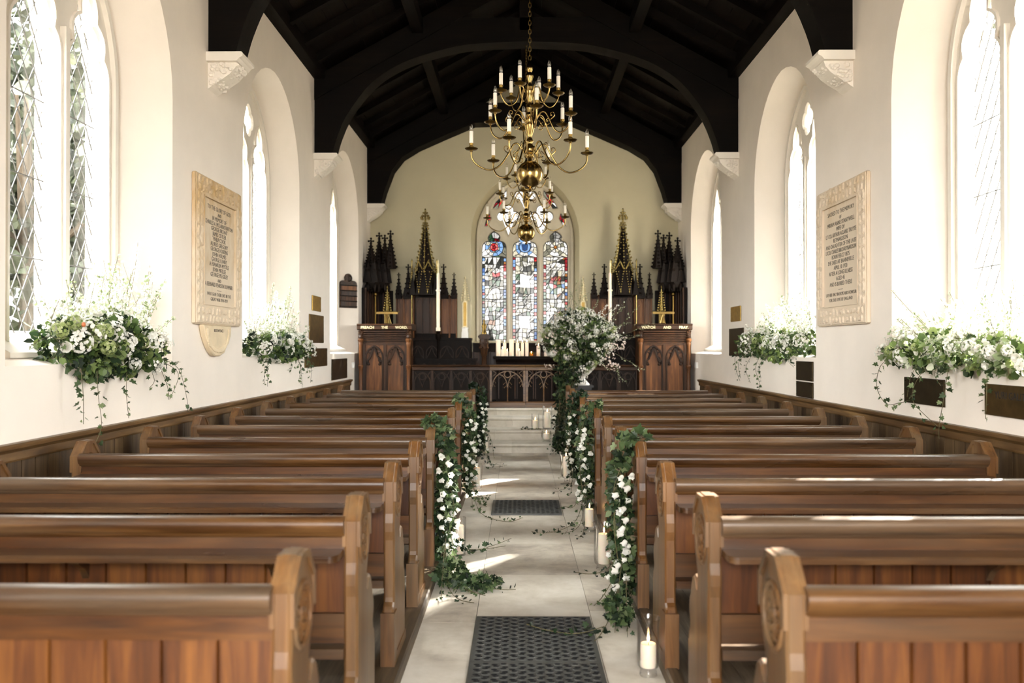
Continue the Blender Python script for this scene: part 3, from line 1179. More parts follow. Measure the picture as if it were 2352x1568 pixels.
# ------------------------------------------------------------------ dado panelling along the side walls
for k, (xw, s) in enumerate(((XL, 1), (XR, -1))):
    mb = MB()
    y = YW
    while y < 13.5:
        b = min(y + 0.132, 13.55)
        x = sorted((xw + s * 0.001, xw + s * 0.022))
        mb.box(x[0], x[1], y + 0.003, b - 0.003, 0.03, 0.92)
        y += 0.132
    x = sorted((xw + s * 0.0005, xw + s * 0.012))
    mb.box(x[0], x[1], YW, 13.55, 0.03, 0.92)
    struct(mb.build('baseboard_%s' % ('left' if k == 0 else 'right'), M['dado'], origin=(xw, 6, 0.05)))
    mb = MB()
    prof = [(0.001, 0.905), (0.03, 0.905), (0.034, 0.915), (0.034, 0.955), (0.042, 0.965), (0.055, 0.975), (0.058, 0.99), (0.05, 1.0), (0.001, 1.0)]
    mb.prism([(xw + s * p[0], p[1]) for p in prof], YW, 13.58, 'y')
    struct(mb.build('trim_%d' % (7 + k), M['dado_cap'], origin=(xw, 6, 0.9)))

# ------------------------------------------------------------------ carved corbels under the trusses
def corbel(x, s, y, lab):
    c = thing('carved_corbel', lab, 'corbel', (x, y, 3.70), 'stone corbels under the roof trusses')
    mb = MB()
    # moulded abacus
    ab = [(0.0, 4.003), (0.30, 4.003), (0.31, 3.99), (0.31, 3.965), (0.28, 3.95), (0.26, 3.925), (0.0, 3.925)]
    mb.prism([(x + s * p[0], p[1]) for p in ab], y - 0.165, y + 0.165, 'y')
    mb.build('abacus', M['white_stone'], c)
    mb = MB()
    bell = [(0.0, 3.924), (0.25, 3.924), (0.235, 3.88), (0.19, 3.83), (0.12, 3.78), (0.05, 3.74), (0.03, 3.72), (0.0, 3.70)]
    mb.prism([(x + s * p[0], p[1]) for p in bell], y - 0.12, y + 0.12, 'y')
    mb.build('bell', M['white_stone'], c)
    mb = MB()
    r = random.Random(int(y * 10) + s)
    for i in range(44):
        t = r.random()
        z = 3.915 - 0.17 * t
        dx = 0.25 - 0.2 * t ** 1.2
        yy = y + r.uniform(-0.12, 0.12) * (1 - 0.4 * t)
        mb.ball((x + s * dx, yy, z), r.uniform(0.018, 0.032), (0.8, 1.1, 0.8), 6, 4)
        side = r.choice((-1, 1))
        mb.ball((x + s * r.uniform(0.03, max(0.05, dx)), y + side * 0.125, z), r.uniform(0.014, 0.026), (1.1, 1.0, 0.9), 6, 4)
    mb.build('leaf_carving', M['white_stone'], c, smooth=True)
    return c


for y, w in zip(TY, ('nearest the camera', 'in the middle of the wall', 'at the altar end')):
    corbel(XL, 1, y, 'carved white corbel on the left wall, the one ' + w)
    corbel(XR, -1, y, 'carved white corbel on the right wall, the one ' + w)


# ------------------------------------------------------------------ pews
PITCH = 0.9
Y0 = 2.305
END_PROF = [(-0.165, 0.055), (-0.165, 0.315), (-0.158, 0.325), (-0.138, 0.34), (-0.135, 0.36), (-0.135, 0.62), (-0.142, 0.66), (-0.142, 0.70),
            (-0.135, 0.74), (-0.135, 0.885), (-0.06, 0.966), (0.025, 0.966), (0.10, 0.885), (0.10, 0.79), (0.092, 0.745),
            (0.07, 0.705), (0.05, 0.665), (0.042, 0.63), (0.048, 0.605), (0.062, 0.60), (0.075, 0.615), (0.09, 0.635), (0.115, 0.64),
            (0.14, 0.625), (0.16, 0.59), (0.175, 0.555), (0.195, 0.535), (0.205, 0.50), (0.20, 0.47), (0.186, 0.445), (0.19, 0.42),
            (0.21, 0.40), (0.215, 0.37), (0.225, 0.36), (0.225, 0.055)]
RND = (-0.018, 0.80)               # centre of the carved roundel
RR = 0.088


def bench_end(parent, x, out):
    """out = +1 / -1: the side the carved face looks to"""
    mb = MB()
    mb.plate([END_PROF, circle(RND[0], RND[1], RR, 24)], -0.025, 0.025, gx(x), 0.008)
    mb.plate([circle(RND[0], RND[1], RR + 0.004, 24)], -0.012, 0.012, gx(x))
    # stepped moulding along the shaped top
    top = [(-0.135, 0.80), (-0.135, 0.885), (-0.06, 0.966), (0.025, 0.966), (0.10, 0.885), (0.10, 0.80)]
    inn = [(p[0] + (0.012 if p[0] < -0.1 else -0.012 if p[0] > 0.09 else 0.004 if p[0] < 0 else -0.004), p[1] - (0.012 if p[1] > 0.9 else 0.004)) for p in top]
    mb.rib(inn, 0.02, -0.032, 0.032, gx(x))
    # small plinth at the rear foot
    mb.box(x - 0.032, x + 0.032, -0.18, -0.10, 0.055, 0.30)
    mb.box(x - 0.03, x + 0.03, -0.10, 0.235, 0.055, 0.10)
    e = mb.build('bench_end', M['oak_end'], parent)
    for sd in (-1, 1):
        if sd != out:
            continue
        c = MB()
        xf = x + sd * 0.016
        c.torus((x + sd * 0.022, RND[0], RND[1]), RR - 0.004, 0.009, 'x', 24, 6)
        for k in range(4):
            w = PI / 4 + PI / 2 * k
            c.torus((x + sd * 0.018, RND[0] + 0.042 * math.cos(w), RND[1] + 0.042 * math.sin(w)), 0.033, 0.006, 'x', 12, 5)
        c.ball((xf, RND[0], RND[1]), 0.022, (0.7, 1, 1), 8, 5)
        r = random.Random(3)
        for k in range(16):
            w = 2 * PI * k / 16
            q = 0.043 if k % 2 else 0.06
            c.ball((xf, RND[0] + q * math.cos(w), RND[1] + q * math.sin(w)), 0.013, (0.8, 1, 1), 6, 4)
        c.build('roundel_carving', M['oak_end'], e, smooth=True)
    return e


def make_pew(name, xa, xw, ledge):
    """xa: aisle end, xw: wall end (centres); rear of the pew towards -y"""
    t = bpy.data.objects.new(name, None)
    COL.objects.link(t)
    s = 1 if xw > xa else -1
    e = bench_end(t, xa, -s)
    bench_end(t, xw, s)
    x0, x1 = min(xa, xw) + 0.024, max(xa, xw) - 0.024
    mb = MB()
    rail = [(-0.10, 0.845), (-0.145, 0.845), (-0.152, 0.852), (-0.158, 0.868), (-0.158, 0.884), (-0.148, 0.896), (-0.128, 0.902), (-0.098, 0.900), (-0.09, 0.89), (-0.09, 0.85)]
    mb.prism(rail, x0, x1, 'x')
    mb.prism([(-0.098, 0.846), (-0.14, 0.846), (-0.136, 0.836), (-0.128, 0.828), (-0.098, 0.828)], x0, x1, 'x')
    mb.build('top_rail', M['oak_worn'], t, smooth=True, angle=40)
    mb = MB()
    mb.box(x0, x1, -0.122, -0.098, 0.765, 0.83)
    mb.build('back_rail', M['oak_x'], t)
    mb = MB()
    n = max(2, round((x1 - x0) / 0.14))
    for i in range(n):
        a = x0 + (x1 - x0) * i / n
        b = x0 + (x1 - x0) * (i + 1) / n
        mb.prism([(a + 0.001, -0.104), (a + 0.005, -0.112), (b - 0.005, -0.112), (b - 0.001, -0.104), (b, -0.094), (a, -0.094)], 0.56, 0.766, 'z')
    mb.box(x0, x1, -0.10, -0.09, 0.45, 0.77)
    tag(mb.build('back_panel', M['oak_board'], t))
    mb = MB()
    mb.box(x0, x1, -0.118, -0.095, 0.452, 0.555)
    mb.build('lower_rail', M['oak_x'], t)
    if ledge:
        mb = MB()
        za = 0.776
        a, b = x0 + 0.004, x1 - 0.004
        r = 0.03
        yo = -0.245
        pts = [(a, -0.118), (b, -0.118)]
        pts += [(b - r + r * math.cos(w), yo + r - r * math.sin(w)) for w in [PI / 2 * k / 5 for k in range(6)]]
        pts += [(a + r - r * math.sin(w), yo + r - r * math.cos(w)) for w in [PI / 2 * k / 5 for k in range(6)]]
        mb.prism(pts, za - 0.012, za + 0.006, 'z')
        mb.prism([(p[0], min(p[1] + 0.006, -0.118)) for p in pts], za + 0.006, za + 0.011, 'z')
        for x in (x0 + 0.25, (x0 + x1) / 2, x1 - 0.25):
            mb.prism([(-0.112, za - 0.012), (-0.20, za - 0.012), (-0.19, za - 0.03), (-0.14, za - 0.06), (-0.112, za - 0.10)], x - 0.012, x + 0.012, 'x')
        mb.build('book_ledge', M['oak_worn'], t)
    mb = MB()
    mb.prism([(-0.15, 0.405), (0.20, 0.405), (0.214, 0.415), (0.214, 0.43), (0.205, 0.44), (-0.15, 0.44)], x0, x1, 'x')
    mb.build('seat', M['oak_worn'], t)
    mb = MB()
    mb.box(x0, x1, 0.155, 0.175, 0.33, 0.404)
    mb.box((x0 + x1) / 2 - 0.02, (x0 + x1) / 2 + 0.02, -0.09, 0.154, 0.06, 0.404)
    mb.build('seat_support', M['carved_x'], t)
    return t


ORD = ['nearest', 'second', 'third', 'fourth', 'fifth', 'sixth', 'seventh', 'eighth', 'ninth', 'tenth', 'eleventh', 'farthest']
XA = {'left': -0.592, 'right': 0.688}
XWALL = {'left': -2.49, 'right': 2.635}
pews = {}
for side in ('left', 'right'):
    first = make_pew('church_pew', XA[side], XWALL[side], False)
    proto = make_pew('church_pew', XA[side], XWALL[side], True)
    for k in range(12):
        o = first if k == 0 else proto if k == 1 else copy_tree(proto)
        o.location = (0, Y0 + PITCH * k, 0)
        dress = ''
        if (side, k) in (('left', 4), ('left', 7), ('left', 10), ('right', 3), ('right', 6), ('right', 8)):
            dress = ', ivy on its end'
        if k == 0:
            lab = 'oak church pew nearest the camera, %s of the aisle, without a book ledge' % side
        elif k == 11:
            lab = 'oak church pew %s of the aisle, farthest from the camera' % side
        else:
            lab = 'oak pew %s of the aisle, %s from the near end%s' % (side, ORD[k], dress)
        tag(o, lab, 'pew', 'oak pews on the %s of the aisle' % side)
        pews[side, k] = o

# ------------------------------------------------------------------ rubber mats in the aisle
def floor_mat(label, x0, x1, y0, y1, bands):
    t = MB()
    z0, z1 = 0.0, 0.014
    px, py = 0.041, 0.030
    bd = 0.018
    nx = int((x1 - x0 - 2 * bd) / px)
    pxx = (x1 - x0 - 2 * bd) / nx
    edges = [y0] + bands + [y1]
    for (ya, yb) in zip(edges[:-1], edges[1:]):
        t.box(x0, x1, ya + 0.001, ya + bd, z0, z1)
        t.box(x0, x1, yb - bd, yb - 0.001, z0, z1)
        t.box(x0, x0 + bd, ya + bd, yb - bd, z0, z1)
        t.box(x1 - bd, x1, ya + bd, yb - bd, z0, z1)
        t.box(x0 + bd, x1 - bd, ya + bd, yb - bd, z0, z0 + 0.002, 1)
        ny = int((yb - ya - 2 * bd) / py)
        pyy = (yb - ya - 2 * bd) / ny
        for j in range(ny):
            for i in range(nx):
                off = 0.0
                xa = x0 + bd + pxx * i
                yc = ya + bd + pyy * j
                cx, cy = xa + pxx / 2, yc + pyy / 2
                sh = pxx * 0.10 * (1 if j % 2 else -1)
                n = 8
                rx, ry = pxx * 0.37, pyy * 0.36
                hole = [(cx + sh + rx * math.cos(2 * PI * k / n + PI / 8), cy + ry * math.sin(2 * PI * k / n + PI / 8)) for k in range(n)]
                hx, hy = pxx / 2, pyy / 2
                rim = []
                for k in range(n):
                    w = 2 * PI * k / n + PI / 8
                    q = max(abs(math.cos(w)), abs(math.sin(w)))
                    rim.append((cx + hx * math.cos(w) / q, cy + hy * math.sin(w) / q))
                hump = 0.004 if (i + j) % 2 else 0.0
                vs = [(p[0], p[1], z1) for p in rim] + [(p[0], p[1], z1 + hump) for p in hole] + [(p[0], p[1], z0 + 0.002) for p in hole]
                fs = []
                for k in range(n):
                    m = (k + 1) % n
                    fs.append((k, m, n + m, n + k))
                    pass
                t.add(vs, [(n + k, n + (k + 1) % n, 2 * n + (k + 1) % n, 2 * n + k) for k in range(n)], 1)
                # square corners of the cell
                t.add(vs, fs)
                for a, b in ((0, 1), (2, 3), (4, 5), (6, 7)):
                    pass
                for k, (sx, sy) in ((0, (1, 1)), (2, (-1, 1)), (4, (-1, -1)), (6, (1, -1))):
                    p, q = rim[k], rim[k + 1]
                    t.add([(p[0], p[1], z1), (q[0], q[1], z1), (cx + sx * hx, cy + sy * hy, z1)], [(0, 1, 2)])
    o = t.build('rubber_mat', [M['rubber'], M['pit']])
    return tag(o, label, 'mat', 'rubber mats in the aisle')


floor_mat('large black rubber mat on the stone aisle, nearest the camera', -0.233, 0.39, 2.9, 4.82, [4.12])
floor_mat('small black rubber mat farther up the stone aisle', -0.25, 0.385, 7.78, 8.48, [])

# ------------------------------------------------------------------ chandeliers
def make_chandelier(loc, label):
    t = thing('brass_chandelier', label, 'chandelier', loc, 'brass chandeliers over the aisle')
    cx, cy, cz = loc
    c = MB()
    # turned stem (z relative to the ball centre)
    prof = [(0.0, -0.155), (0.012, -0.15), (0.018, -0.135), (0.010, -0.122), (0.02, -0.115)]
    ball = [(0.116 * math.cos(a), 0.116 * math.sin(a)) for a in [-1.35 + 2.7 * i / 14 for i in range(15)]]
    prof += ball
    prof += [(0.024, 0.12), (0.020, 0.135), (0.038, 0.148), (0.040, 0.16), (0.026, 0.172), (0.045, 0.185), (0.050, 0.215), (0.045, 0.235), (0.026, 0.25),
             (0.022, 0.27), (0.034, 0.285), (0.024, 0.30), (0.018, 0.32), (0.026, 0.345), (0.044, 0.40), (0.048, 0.42), (0.036, 0.432), (0.046, 0.445), (0.046, 0.47),
             (0.024, 0.485), (0.036, 0.50), (0.036, 0.515), (0.020, 0.535), (0.030, 0.56), (0.032, 0.58), (0.018, 0.60), (0.024, 0.64), (0.040, 0.675), (0.036, 0.69),
             (0.042, 0.705), (0.042, 0.72), (0.02, 0.735), (0.028, 0.755), (0.016, 0.775), (0.018, 0.80), (0.034, 0.84), (0.034, 0.86), (0.016, 0.88), (0.026, 0.90),
             (0.030, 0.925), (0.012, 0.95), (0.010, 0.98), (0.0, 0.99)]
    c.lathe(prof, cx, cy, cz, 20)
    c.build('stem', M['brass'], t, smooth=True, angle=50)
    ch = MB()
    z = cz + 0.985
    k = 0
    while z < ZR - 0.62:
        n = 8
        vs = []
        for q in range(12):
            w = 2 * PI * q / 12
            a, b = 0.011 * math.cos(w), 0.025 * math.sin(w)
            vs.append((cx + (a if k % 2 == 0 else 0), cy + (0 if k % 2 == 0 else a), z + 0.02 + b))
        ch.tube(vs + [vs[0]], 0.0032, 5)
        z += 0.038
        k += 1
    ch.lathe([(0.0, 0), (0.04, 0.0), (0.05, 0.02), (0.03, 0.05), (0.012, 0.08)], cx, cy, z, 12)
    ch.build('chain', M['brass_dark'], t, smooth=True)
    tiers = ((0.175, 0.508, 0.19, 0.0, math.radians(10), 1.0), (0.455, 0.372, 0.475, 0.0, math.radians(38), 0.85), (0.705, 0.252, 0.70, 0.0, math.radians(70), 0.7))
    for zh, R, zp, _, rot, k in tiers:
        for i in range(6):
            w = rot + PI / 3 * i
            co, si = math.cos(w), math.sin(w)
            P = lambda r, z: (cx + r * co, cy + r * si, cz + z)
            a = MB()
            low = zp - 0.165 * k
            line = [(0.045, zh), (0.075, zh + 0.045 * k), (0.105, zh + 0.085 * k), (0.145, zh + 0.075 * k), (0.165 + 0.02 * k, zh + 0.0 * k)]
            mid = (R + line[-1][0]) / 2
            line += [(line[-1][0] + (mid - line[-1][0]) * 0.45, (zh + low) / 2 - 0.03 * k), (mid, low), (mid + (R - mid) * 0.6, low + 0.03 * k), (R - 0.008, low + 0.09 * k), (R, zp - 0.01)]
            if R < 0.3:
                line = [(0.04, zh), (0.06, zh + 0.05), (0.085, zh + 0.045), (0.10, zh - 0.02), (0.12, low + 0.04), (0.17, low), (0.215, low + 0.025), (0.247, low + 0.08), (R, zp - 0.01)]
            a.tube(smooth_line([P(r, z) for r, z in line], 3), 0.0075 * (0.7 + 0.3 * k), 7)
            # curled leaf scroll
            sc = [(0.10, zh + 0.03), (0.14, zh - 0.015), (0.135, zh - 0.05), (0.105, zh - 0.05), (0.10, zh - 0.025), (0.118, zh - 0.018)]
            if R > 0.3:
                a.tube(smooth_line([P(r, z) for r, z in sc], 3), 0.0042, 5)
                s2 = [(0.19, zh + 0.0), (0.225, zh + 0.03), (0.215, zh + 0.06), (0.19, zh + 0.055), (0.195, zh + 0.035)]
                a.tube(smooth_line([P(r, z) for r, z in s2], 3), 0.004, 5)
                a.ball(P(0.195, zh + 0.037), 0.008, n=6, m=4)
            arm = a.build('arm', M['brass'], t, smooth=True, angle=60)
            d = MB()
            pr = 0.058 * (0.8 + 0.2 * k)
            d.lathe([(0.0, -0.014), (0.012, -0.014), (0.016, -0.004), (pr * 0.8, 0.002), (pr, 0.012), (pr * 0.98, 0.015), (pr * 0.75, 0.006), (0.018, 0.004), (0.014, 0.012),
                     (0.021, 0.022), (0.021, 0.03), (0.014, 0.036), (0.019, 0.05), (0.019, 0.058), (0.0, 0.058)], cx + R * co, cy + R * si, cz + zp, 14)
            d.build('drip_pan', M['brass_dark'], arm, smooth=True, angle=50)
            c = MB()
            c.lathe([(0.0165, 0.0), (0.0165, 0.098), (0.0155, 0.102), (0.0, 0.102)], cx + R * co, cy + R * si, cz + zp + 0.058, 12)
            c.build('candle_tube', M['candle_tube'], arm, smooth=True, angle=50)
            b = MB()
            b.lathe([(0.0095, 0.0), (0.0155, 0.012), (0.0165, 0.022), (0.013, 0.04), (0.006, 0.056), (0.0, 0.063)], cx + R * co, cy + R * si, cz + zp + 0.16, 10)
            b.build('bulb', M['bulb'], arm, smooth=True, angle=60)
    return t


ch1 = make_chandelier((0.094, 7.5, 2.99), 'large brass chandelier hanging over the aisle, nearer of the two')
ch2 = copy_tree(ch1)
ch2.location = (0.094, 11.35, 2.99)
ch2.rotation_euler = (0, 0, math.radians(-14))
ch2['label'] = 'brass chandelier farther off, seen below the nearer one'

# ------------------------------------------------------------------ wall tablets and plaques
def wall_g(xw, s):
    return lambda a, b, d: (xw + s * d, a, b)


def lines_on(parent, rows, yc, ztop, step, size, xw, s, width_limit, mat, name='lettering', d=0.032):
    """rows of raised letters reading towards the room; s = +1 on the left wall, -1 on the right wall"""
    mb = MB()
    z = ztop
    for r in rows:
        if r == '-':
            mb.box(min(xw + s * (d - 0.004), xw + s * (d + 0.001)), max(xw + s * (d - 0.004), xw + s * (d + 0.001)), yc - 0.05, yc + 0.05, z + size * 0.25, z + size * 0.25 + 0.004)
            z -= step * 0.8
            continue
        sz = size
        if isinstance(r, tuple):
            r, sz = r[0], size * r[1]
        vs, fs = text_mesh(r, sz, depth=0.004)
        w = max(v[0] for v in vs) - min(v[0] for v in vs)
        k = min(1.0, width_limit / w)
        mb.add([(xw + s * (d + v[2] * 0.4), yc + s * v[0] * k, z + v[1]) for v in vs], fs)
        z -= step
    return mb.build(name, mat, parent, recalc=False)


def tablet(label, xw, s, y0, y1, z0, z1, rows, ochre, seed):
    t = thing('memorial_tablet', label, 'tablet', (xw, (y0 + y1) / 2, z0))
    g = wall_g(xw, s)
    yc = (y0 + y1) / 2
    mb = MB()
    r = random.Random(seed)
    slab = [(y0, z0 + 0.01), (y0 + 0.02, z0), (y1 - 0.02, z0), (y1, z0 + 0.01), (y1, z1 - 0.01), (y1 - 0.015, z1), (y0 + 0.015, z1), (y0, z1 - 0.01)]
    mb.plate([slab], 0.001, 0.03, g, 0.004)
    mb.build('slab', M['stain_left'] if ochre else M['stain_right'], t)
    bw = 0.17
    # raised border of overlapping carved leaves
    fr = MB()
    fr.plate([[(y0 + 0.01, z0 + 0.01), (y1 - 0.01, z0 + 0.01), (y1 - 0.01, z1 - 0.01), (y0 + 0.01, z1 - 0.01)],
              [(y0 + bw, z0 + bw), (y1 - bw, z0 + bw), (y1 - bw, z1 - bw), (y0 + bw, z1 - bw)]], 0.03, 0.04, g, 0.004)
    fr.rib([(y0 + bw, z0 + bw), (y1 - bw, z0 + bw), (y1 - bw, z1 - bw), (y0 + bw, z1 - bw)], 0.016, 0.03, 0.05, g, closed=True)

    def leafc(y, z, q, ang):
        n = 8
        vs = []
        for i in range(n):
            w = 2 * PI * i / n
            a, b = q * math.cos(w), q * 0.62 * math.sin(w)
            vs.append((y + a * math.cos(ang) - b * math.sin(ang), z + a * math.sin(ang) + b * math.cos(ang)))
        base = [g(p[0], p[1], 0.038) for p in vs]
        topv = [g(y + (p[0] - y) * 0.6, z + (p[1] - z) * 0.6, 0.052) for p in vs]
        fr.loft(base, topv)
        fr.add(topv, [tuple(range(n))])

    p = y0 + 0.07
    while p < y1 - 0.04:
        for off in (0.045, 0.115):
            leafc(p + r.uniform(-0.015, 0.015), z1 - off, r.uniform(0.036, 0.05), r.uniform(0, PI))
            leafc(p + r.uniform(-0.015, 0.015), z0 + off, r.uniform(0.034, 0.048), r.uniform(0, PI))
        p += 0.082
    p = z0 + bw + 0.03
    while p < z1 - bw:
        for off in (0.05, 0.118):
            leafc(y0 + off, p + r.uniform(-0.01, 0.01), r.uniform(0.045, 0.06), PI / 2 + r.uniform(-0.5, 0.5))
            leafc(y1 - off, p + r.uniform(-0.01, 0.01), r.uniform(0.045, 0.06), PI / 2 + r.uniform(-0.5, 0.5))
        p += 0.095
    fr.build('carved_border', M['stain_left'] if ochre else M['stain_right'], t)
    lines_on(t, rows, yc, z1 - bw - 0.085, (z1 - z0 - 2 * bw - 0.06) / (len(rows) + 0.2), 0.052, xw, s, y1 - y0 - 2 * bw - 0.11, M['letters'], d=0.031)
    return t


rowsL = ['TO THE GLORY OF GOD', ('AND', .8), 'IN MEMORY OF', 'CHARLES A. MCLARNS BURTON', 'GEORGE BRYANT', 'JAMES CUTLER', 'PHILIP COOK',
         'ALFRED GREGORY', 'GEORGE HOSKINS', 'JOHN HOLMES', 'GEORGE LUNNY', 'A FRANKLIN MYSTLE', 'JOHN PRESLEE', 'GEORGE PLEGSLEY', ('AND', .8),
         'A BERNARD PEARSON DOWNER', '-', ('WHO GAVE THEIR LIVES IN THE', .8), ('GREAT WAR 1914-1919', .8)]
rowsR = ['SACRED TO THE MEMORY', ('OF', .8), 'MIRIAM ANNE STANTWELL', 'WIFE OF', 'LT COL ARTHUR ACLAND TROYTE', 'REYNARDSON', 'AND DAUGHTER OF THE LATE',
         'LTCOL CHARLES BIRCH-REYNARDSON', 'BORN FEB 27 1875', 'SHE DIED AT BANNEVILLE', 'APRIL 10 1920', 'AFTER A LONG ILLNESS', 'AGED 45', 'AND IS BURIED THERE', '-',
         ('LAY HER ONLY IN HOPE AND HONOUR', .8), ('FOR THE LOVE OF ENGLAND', .8)]
tl = tablet('large ochre-stained stone memorial tablet on the left wall with a war roll', XL, 1, 7.02, 8.16, 1.69, 2.93, rowsL, True, 4)
tablet('large pale stone memorial tablet on the right wall beside the bright window', XR, -1, 7.02, 8.18, 1.69, 2.925, rowsR, False, 9)
# carved apron below the left tablet
mb = MB()
g = wall_g(XL, 1)
ap = [(7.17, 1.688), (7.86, 1.688), (7.84, 1.60), (7.79, 1.53), (7.73, 1.50), (7.68, 1.45), (7.56, 1.42), (7.43, 1.425), (7.36, 1.46), (7.29, 1.51), (7.21, 1.60)]
mb.plate([ap], 0.001, 0.05, g, 0.008)
r = random.Random(2)
for i in range(26):
    w = PI + PI * i / 25
    y, z = 7.515 + 0.27 * math.cos(w), 1.64 + 0.17 * math.sin(w)
    mb.ball(g(y, z, 0.05), r.uniform(0.022, 0.035), (0.5, 1, 0.8), 6, 4)
pa = mb.build('carved_apron', M['marble'], tl, smooth=True)
lines_on(pa, ['REST IN PEACE'], 7.515, 1.63, 0.05, 0.035, XL, 1, 0.4, M['letters'], d=0.052)


def plaque(label, xw, s, y0, y1, z0, z1, mat, rows=(), lw=0.7, size=0.03, first=0.75, screws=True, lmat='letters'):
    t = thing('wall_plaque', label, 'plaque', (xw, (y0 + y1) / 2, z0))
    g = wall_g(xw, s)
    mb = MB()
    mb.plate([[(y0, z0), (y1, z0), (y1, z1), (y0, z1)]], 0.001, 0.016, g, 0.003)
    if screws:
        for y in (y0 + 0.025, y1 - 0.025):
            for z in (z0 + 0.025, z1 - 0.025):
                mb.ball(g(y, z, 0.016), 0.007, n=6, m=4)
    mb.build('plate', mat, t)
    if rows:
        lines_on(t, rows, (y0 + y1) / 2, z0 + (z1 - z0) * first, (z1 - z0) * 0.13, size, xw, s, (y1 - y0) * lw, M[lmat], d=0.0165)
    return t


def frame_lines(n, c='I'):
    return []


plaque('small brass plaque, the uppermost of three in a column on the left wall', XL, 1, 11.10, 11.57, 1.97, 2.165, M['plaque_brass'])
plaque('tall brass plaque, the middle of three in a column on the left wall', XL, 1, 10.95, 11.73, 1.555, 1.92, M['plaque_bronze'])
plaque('wide brown bronze plaque, the lowest of three in a column on the left wall', XL, 1, 10.73, 11.95, 1.245, 1.485, M['plaque_bronze'])
plaque('brown bronze plaque just above the dado end near the left pulpit', XL, 1, 12.27, 13.34, 1.03, 1.33, M['plaque_dark'])
plaque('small polished brass plaque on the right wall above a dark one', XR, -1, 11.10, 11.6, 1.835, 2.03, M['plaque_brass'])
plaque('tall dark bronze plaque on the right wall below the small brass one', XR, -1, 10.97, 11.69, 1.385, 1.745, M['plaque_dark'])
plaque('upper of two dark plaques stacked under the right window flowers', XR, -1, 8.385, 8.87, 1.17, 1.36, M['plaque_dark'])
plaque('lower of two dark plaques stacked under the right window flowers', XR, -1, 8.385, 8.87, 1.005, 1.158, M['plaque_dark'])
plaque('dark bronze plaque under the bright right window, ivy hanging across it', XR, -1, 5.80, 6.39, 1.10, 1.283, M['plaque_dark'])
plaque('brown bronze plaque with a black name at the right picture edge', XR, -1, 4.62, 5.29, 1.095, 1.28, M['plaque_bronze'], ['YURI GALITZINE'], 0.74, 0.06, 0.56, True, 'wick')

# hymn board on the splay of the far left window
hb = thing('hymn_board', 'dark wooden hymn board with an arched top by the far left window', 'board', (0, 0, 0))
A, B = Vector((XL - WD, WIN_Y[2] + 0.72, 0)), Vector((XL, WIN_Y[2] + 1.08, 0))
dd = (B - A)
L_ = dd.length
dd.normalize()
nn = Vector((dd.y, -dd.x, 0))
if nn.y > 0:
    nn = -nn
gb = lambda a, b, d: tuple(A + dd * a + nn * d + Vector((0, 0, b)))
a0, a1 = L_ * 0.24, L_ * 0.90
hb.location = gb((a0 + a1) / 2, 2.14, 0.0)
ac = (a0 + a1) / 2
aw = (a1 - a0) / 2
mb = MB()
outl = [(a0, 2.14), (a1, 2.14), (a1, 2.53)] + [(ac + aw * 0.62 + aw * 0.38 * math.cos(w), 2.53 + 0.055 * math.sin(w)) for w in [PI / 2 * k / 5 for k in range(1, 6)]]
outl += [(ac + aw * 0.45 * math.cos(w), 2.625 + 0.075 * math.sin(w)) for w in [-0.5 + (PI + 1.0) * k / 12 for k in range(13)]]
outl += [(ac - aw * 0.62 - aw * 0.38 * math.cos(w), 2.53 + 0.055 * math.sin(w)) for w in [PI / 2 - PI / 2 * k / 5 for k in range(0, 5)]]
outl += [(a0, 2.53)]
mb.plate([outl], 0.008, 0.032, gb, 0.004)
mb.build('board', M['carved_x'], hb)
mb = MB()
for k in range(5):
    z = 2.155 + 0.086 * k
    mb.plate([[(a0 + 0.005, z), (a1 - 0.005, z), (a1 - 0.005, z + 0.014), (a0 + 0.005, z + 0.014)]], 0.032, 0.046, gb)
mb.torus(gb(ac, 2.62, 0.036), 0.045, 0.008, 'y', 12, 5)
mb.build('slide_rail', M['dark_carved'], hb)
for k in range(4):
    mb = MB()
    z = 2.172 + 0.086 * k
    mb.plate([[(a0 + 0.02, z), (a1 - 0.02, z), (a1 - 0.02, z + 0.066), (a0 + 0.02, z + 0.066)]], 0.0325, 0.038, gb)
    mb.build('number_slot', M['carved'] if k != 3 else M['panel'], hb)


# ------------------------------------------------------------------ chancel furniture
ZC = 0.525                         # chancel floor
mir = lambda x: 2 * 0.0875 - x


def crocket_spire(mb, x, y, z0, z1, r0, n=6, mi=0, cross=0.05, croc=0.02, sides=6):
    """tapering spire with leaf knobs up its edges and a cross-shaped finial"""
    H = z1 - z0
    mb.lathe([(r0, 0), (r0 * 0.16, H * 0.78), (r0 * 0.16 + 0.004, H * 0.80), (r0 * 0.3, H * 0.81), (r0 * 0.12, H * 0.83), (r0 * 0.12, H * 0.93), (0.0, H)], x, y, z0, sides, mi)
    for i in range(n):
        t = (i + 0.5) / n
        z = z0 + H * 0.76 * t
        r = r0 * (1 - 0.86 * t) + 0.006
        for k in range(4):
            w = PI / 2 * k
            mb.ball((x + r * math.cos(w), y + r * math.sin(w), z), croc * (1 - 0.45 * t), (1, 1, 0.8), 6, 4, mi)
    z = z0 + H * 0.885
    for dx, dz in ((cross, 0), (-cross, 0), (0, cross * 0.9), (0, -cross * 0.6)):
        mb.ball((x + dx * 0.75, y, z + dz), cross * 0.42, (1, 0.7, 0.8), 6, 4, mi)
    for s in (-1, 1):
        mb.ball((x, y + s * cross * 0.7, z), cross * 0.4, (0.7, 1, 0.8), 6, 4, mi)


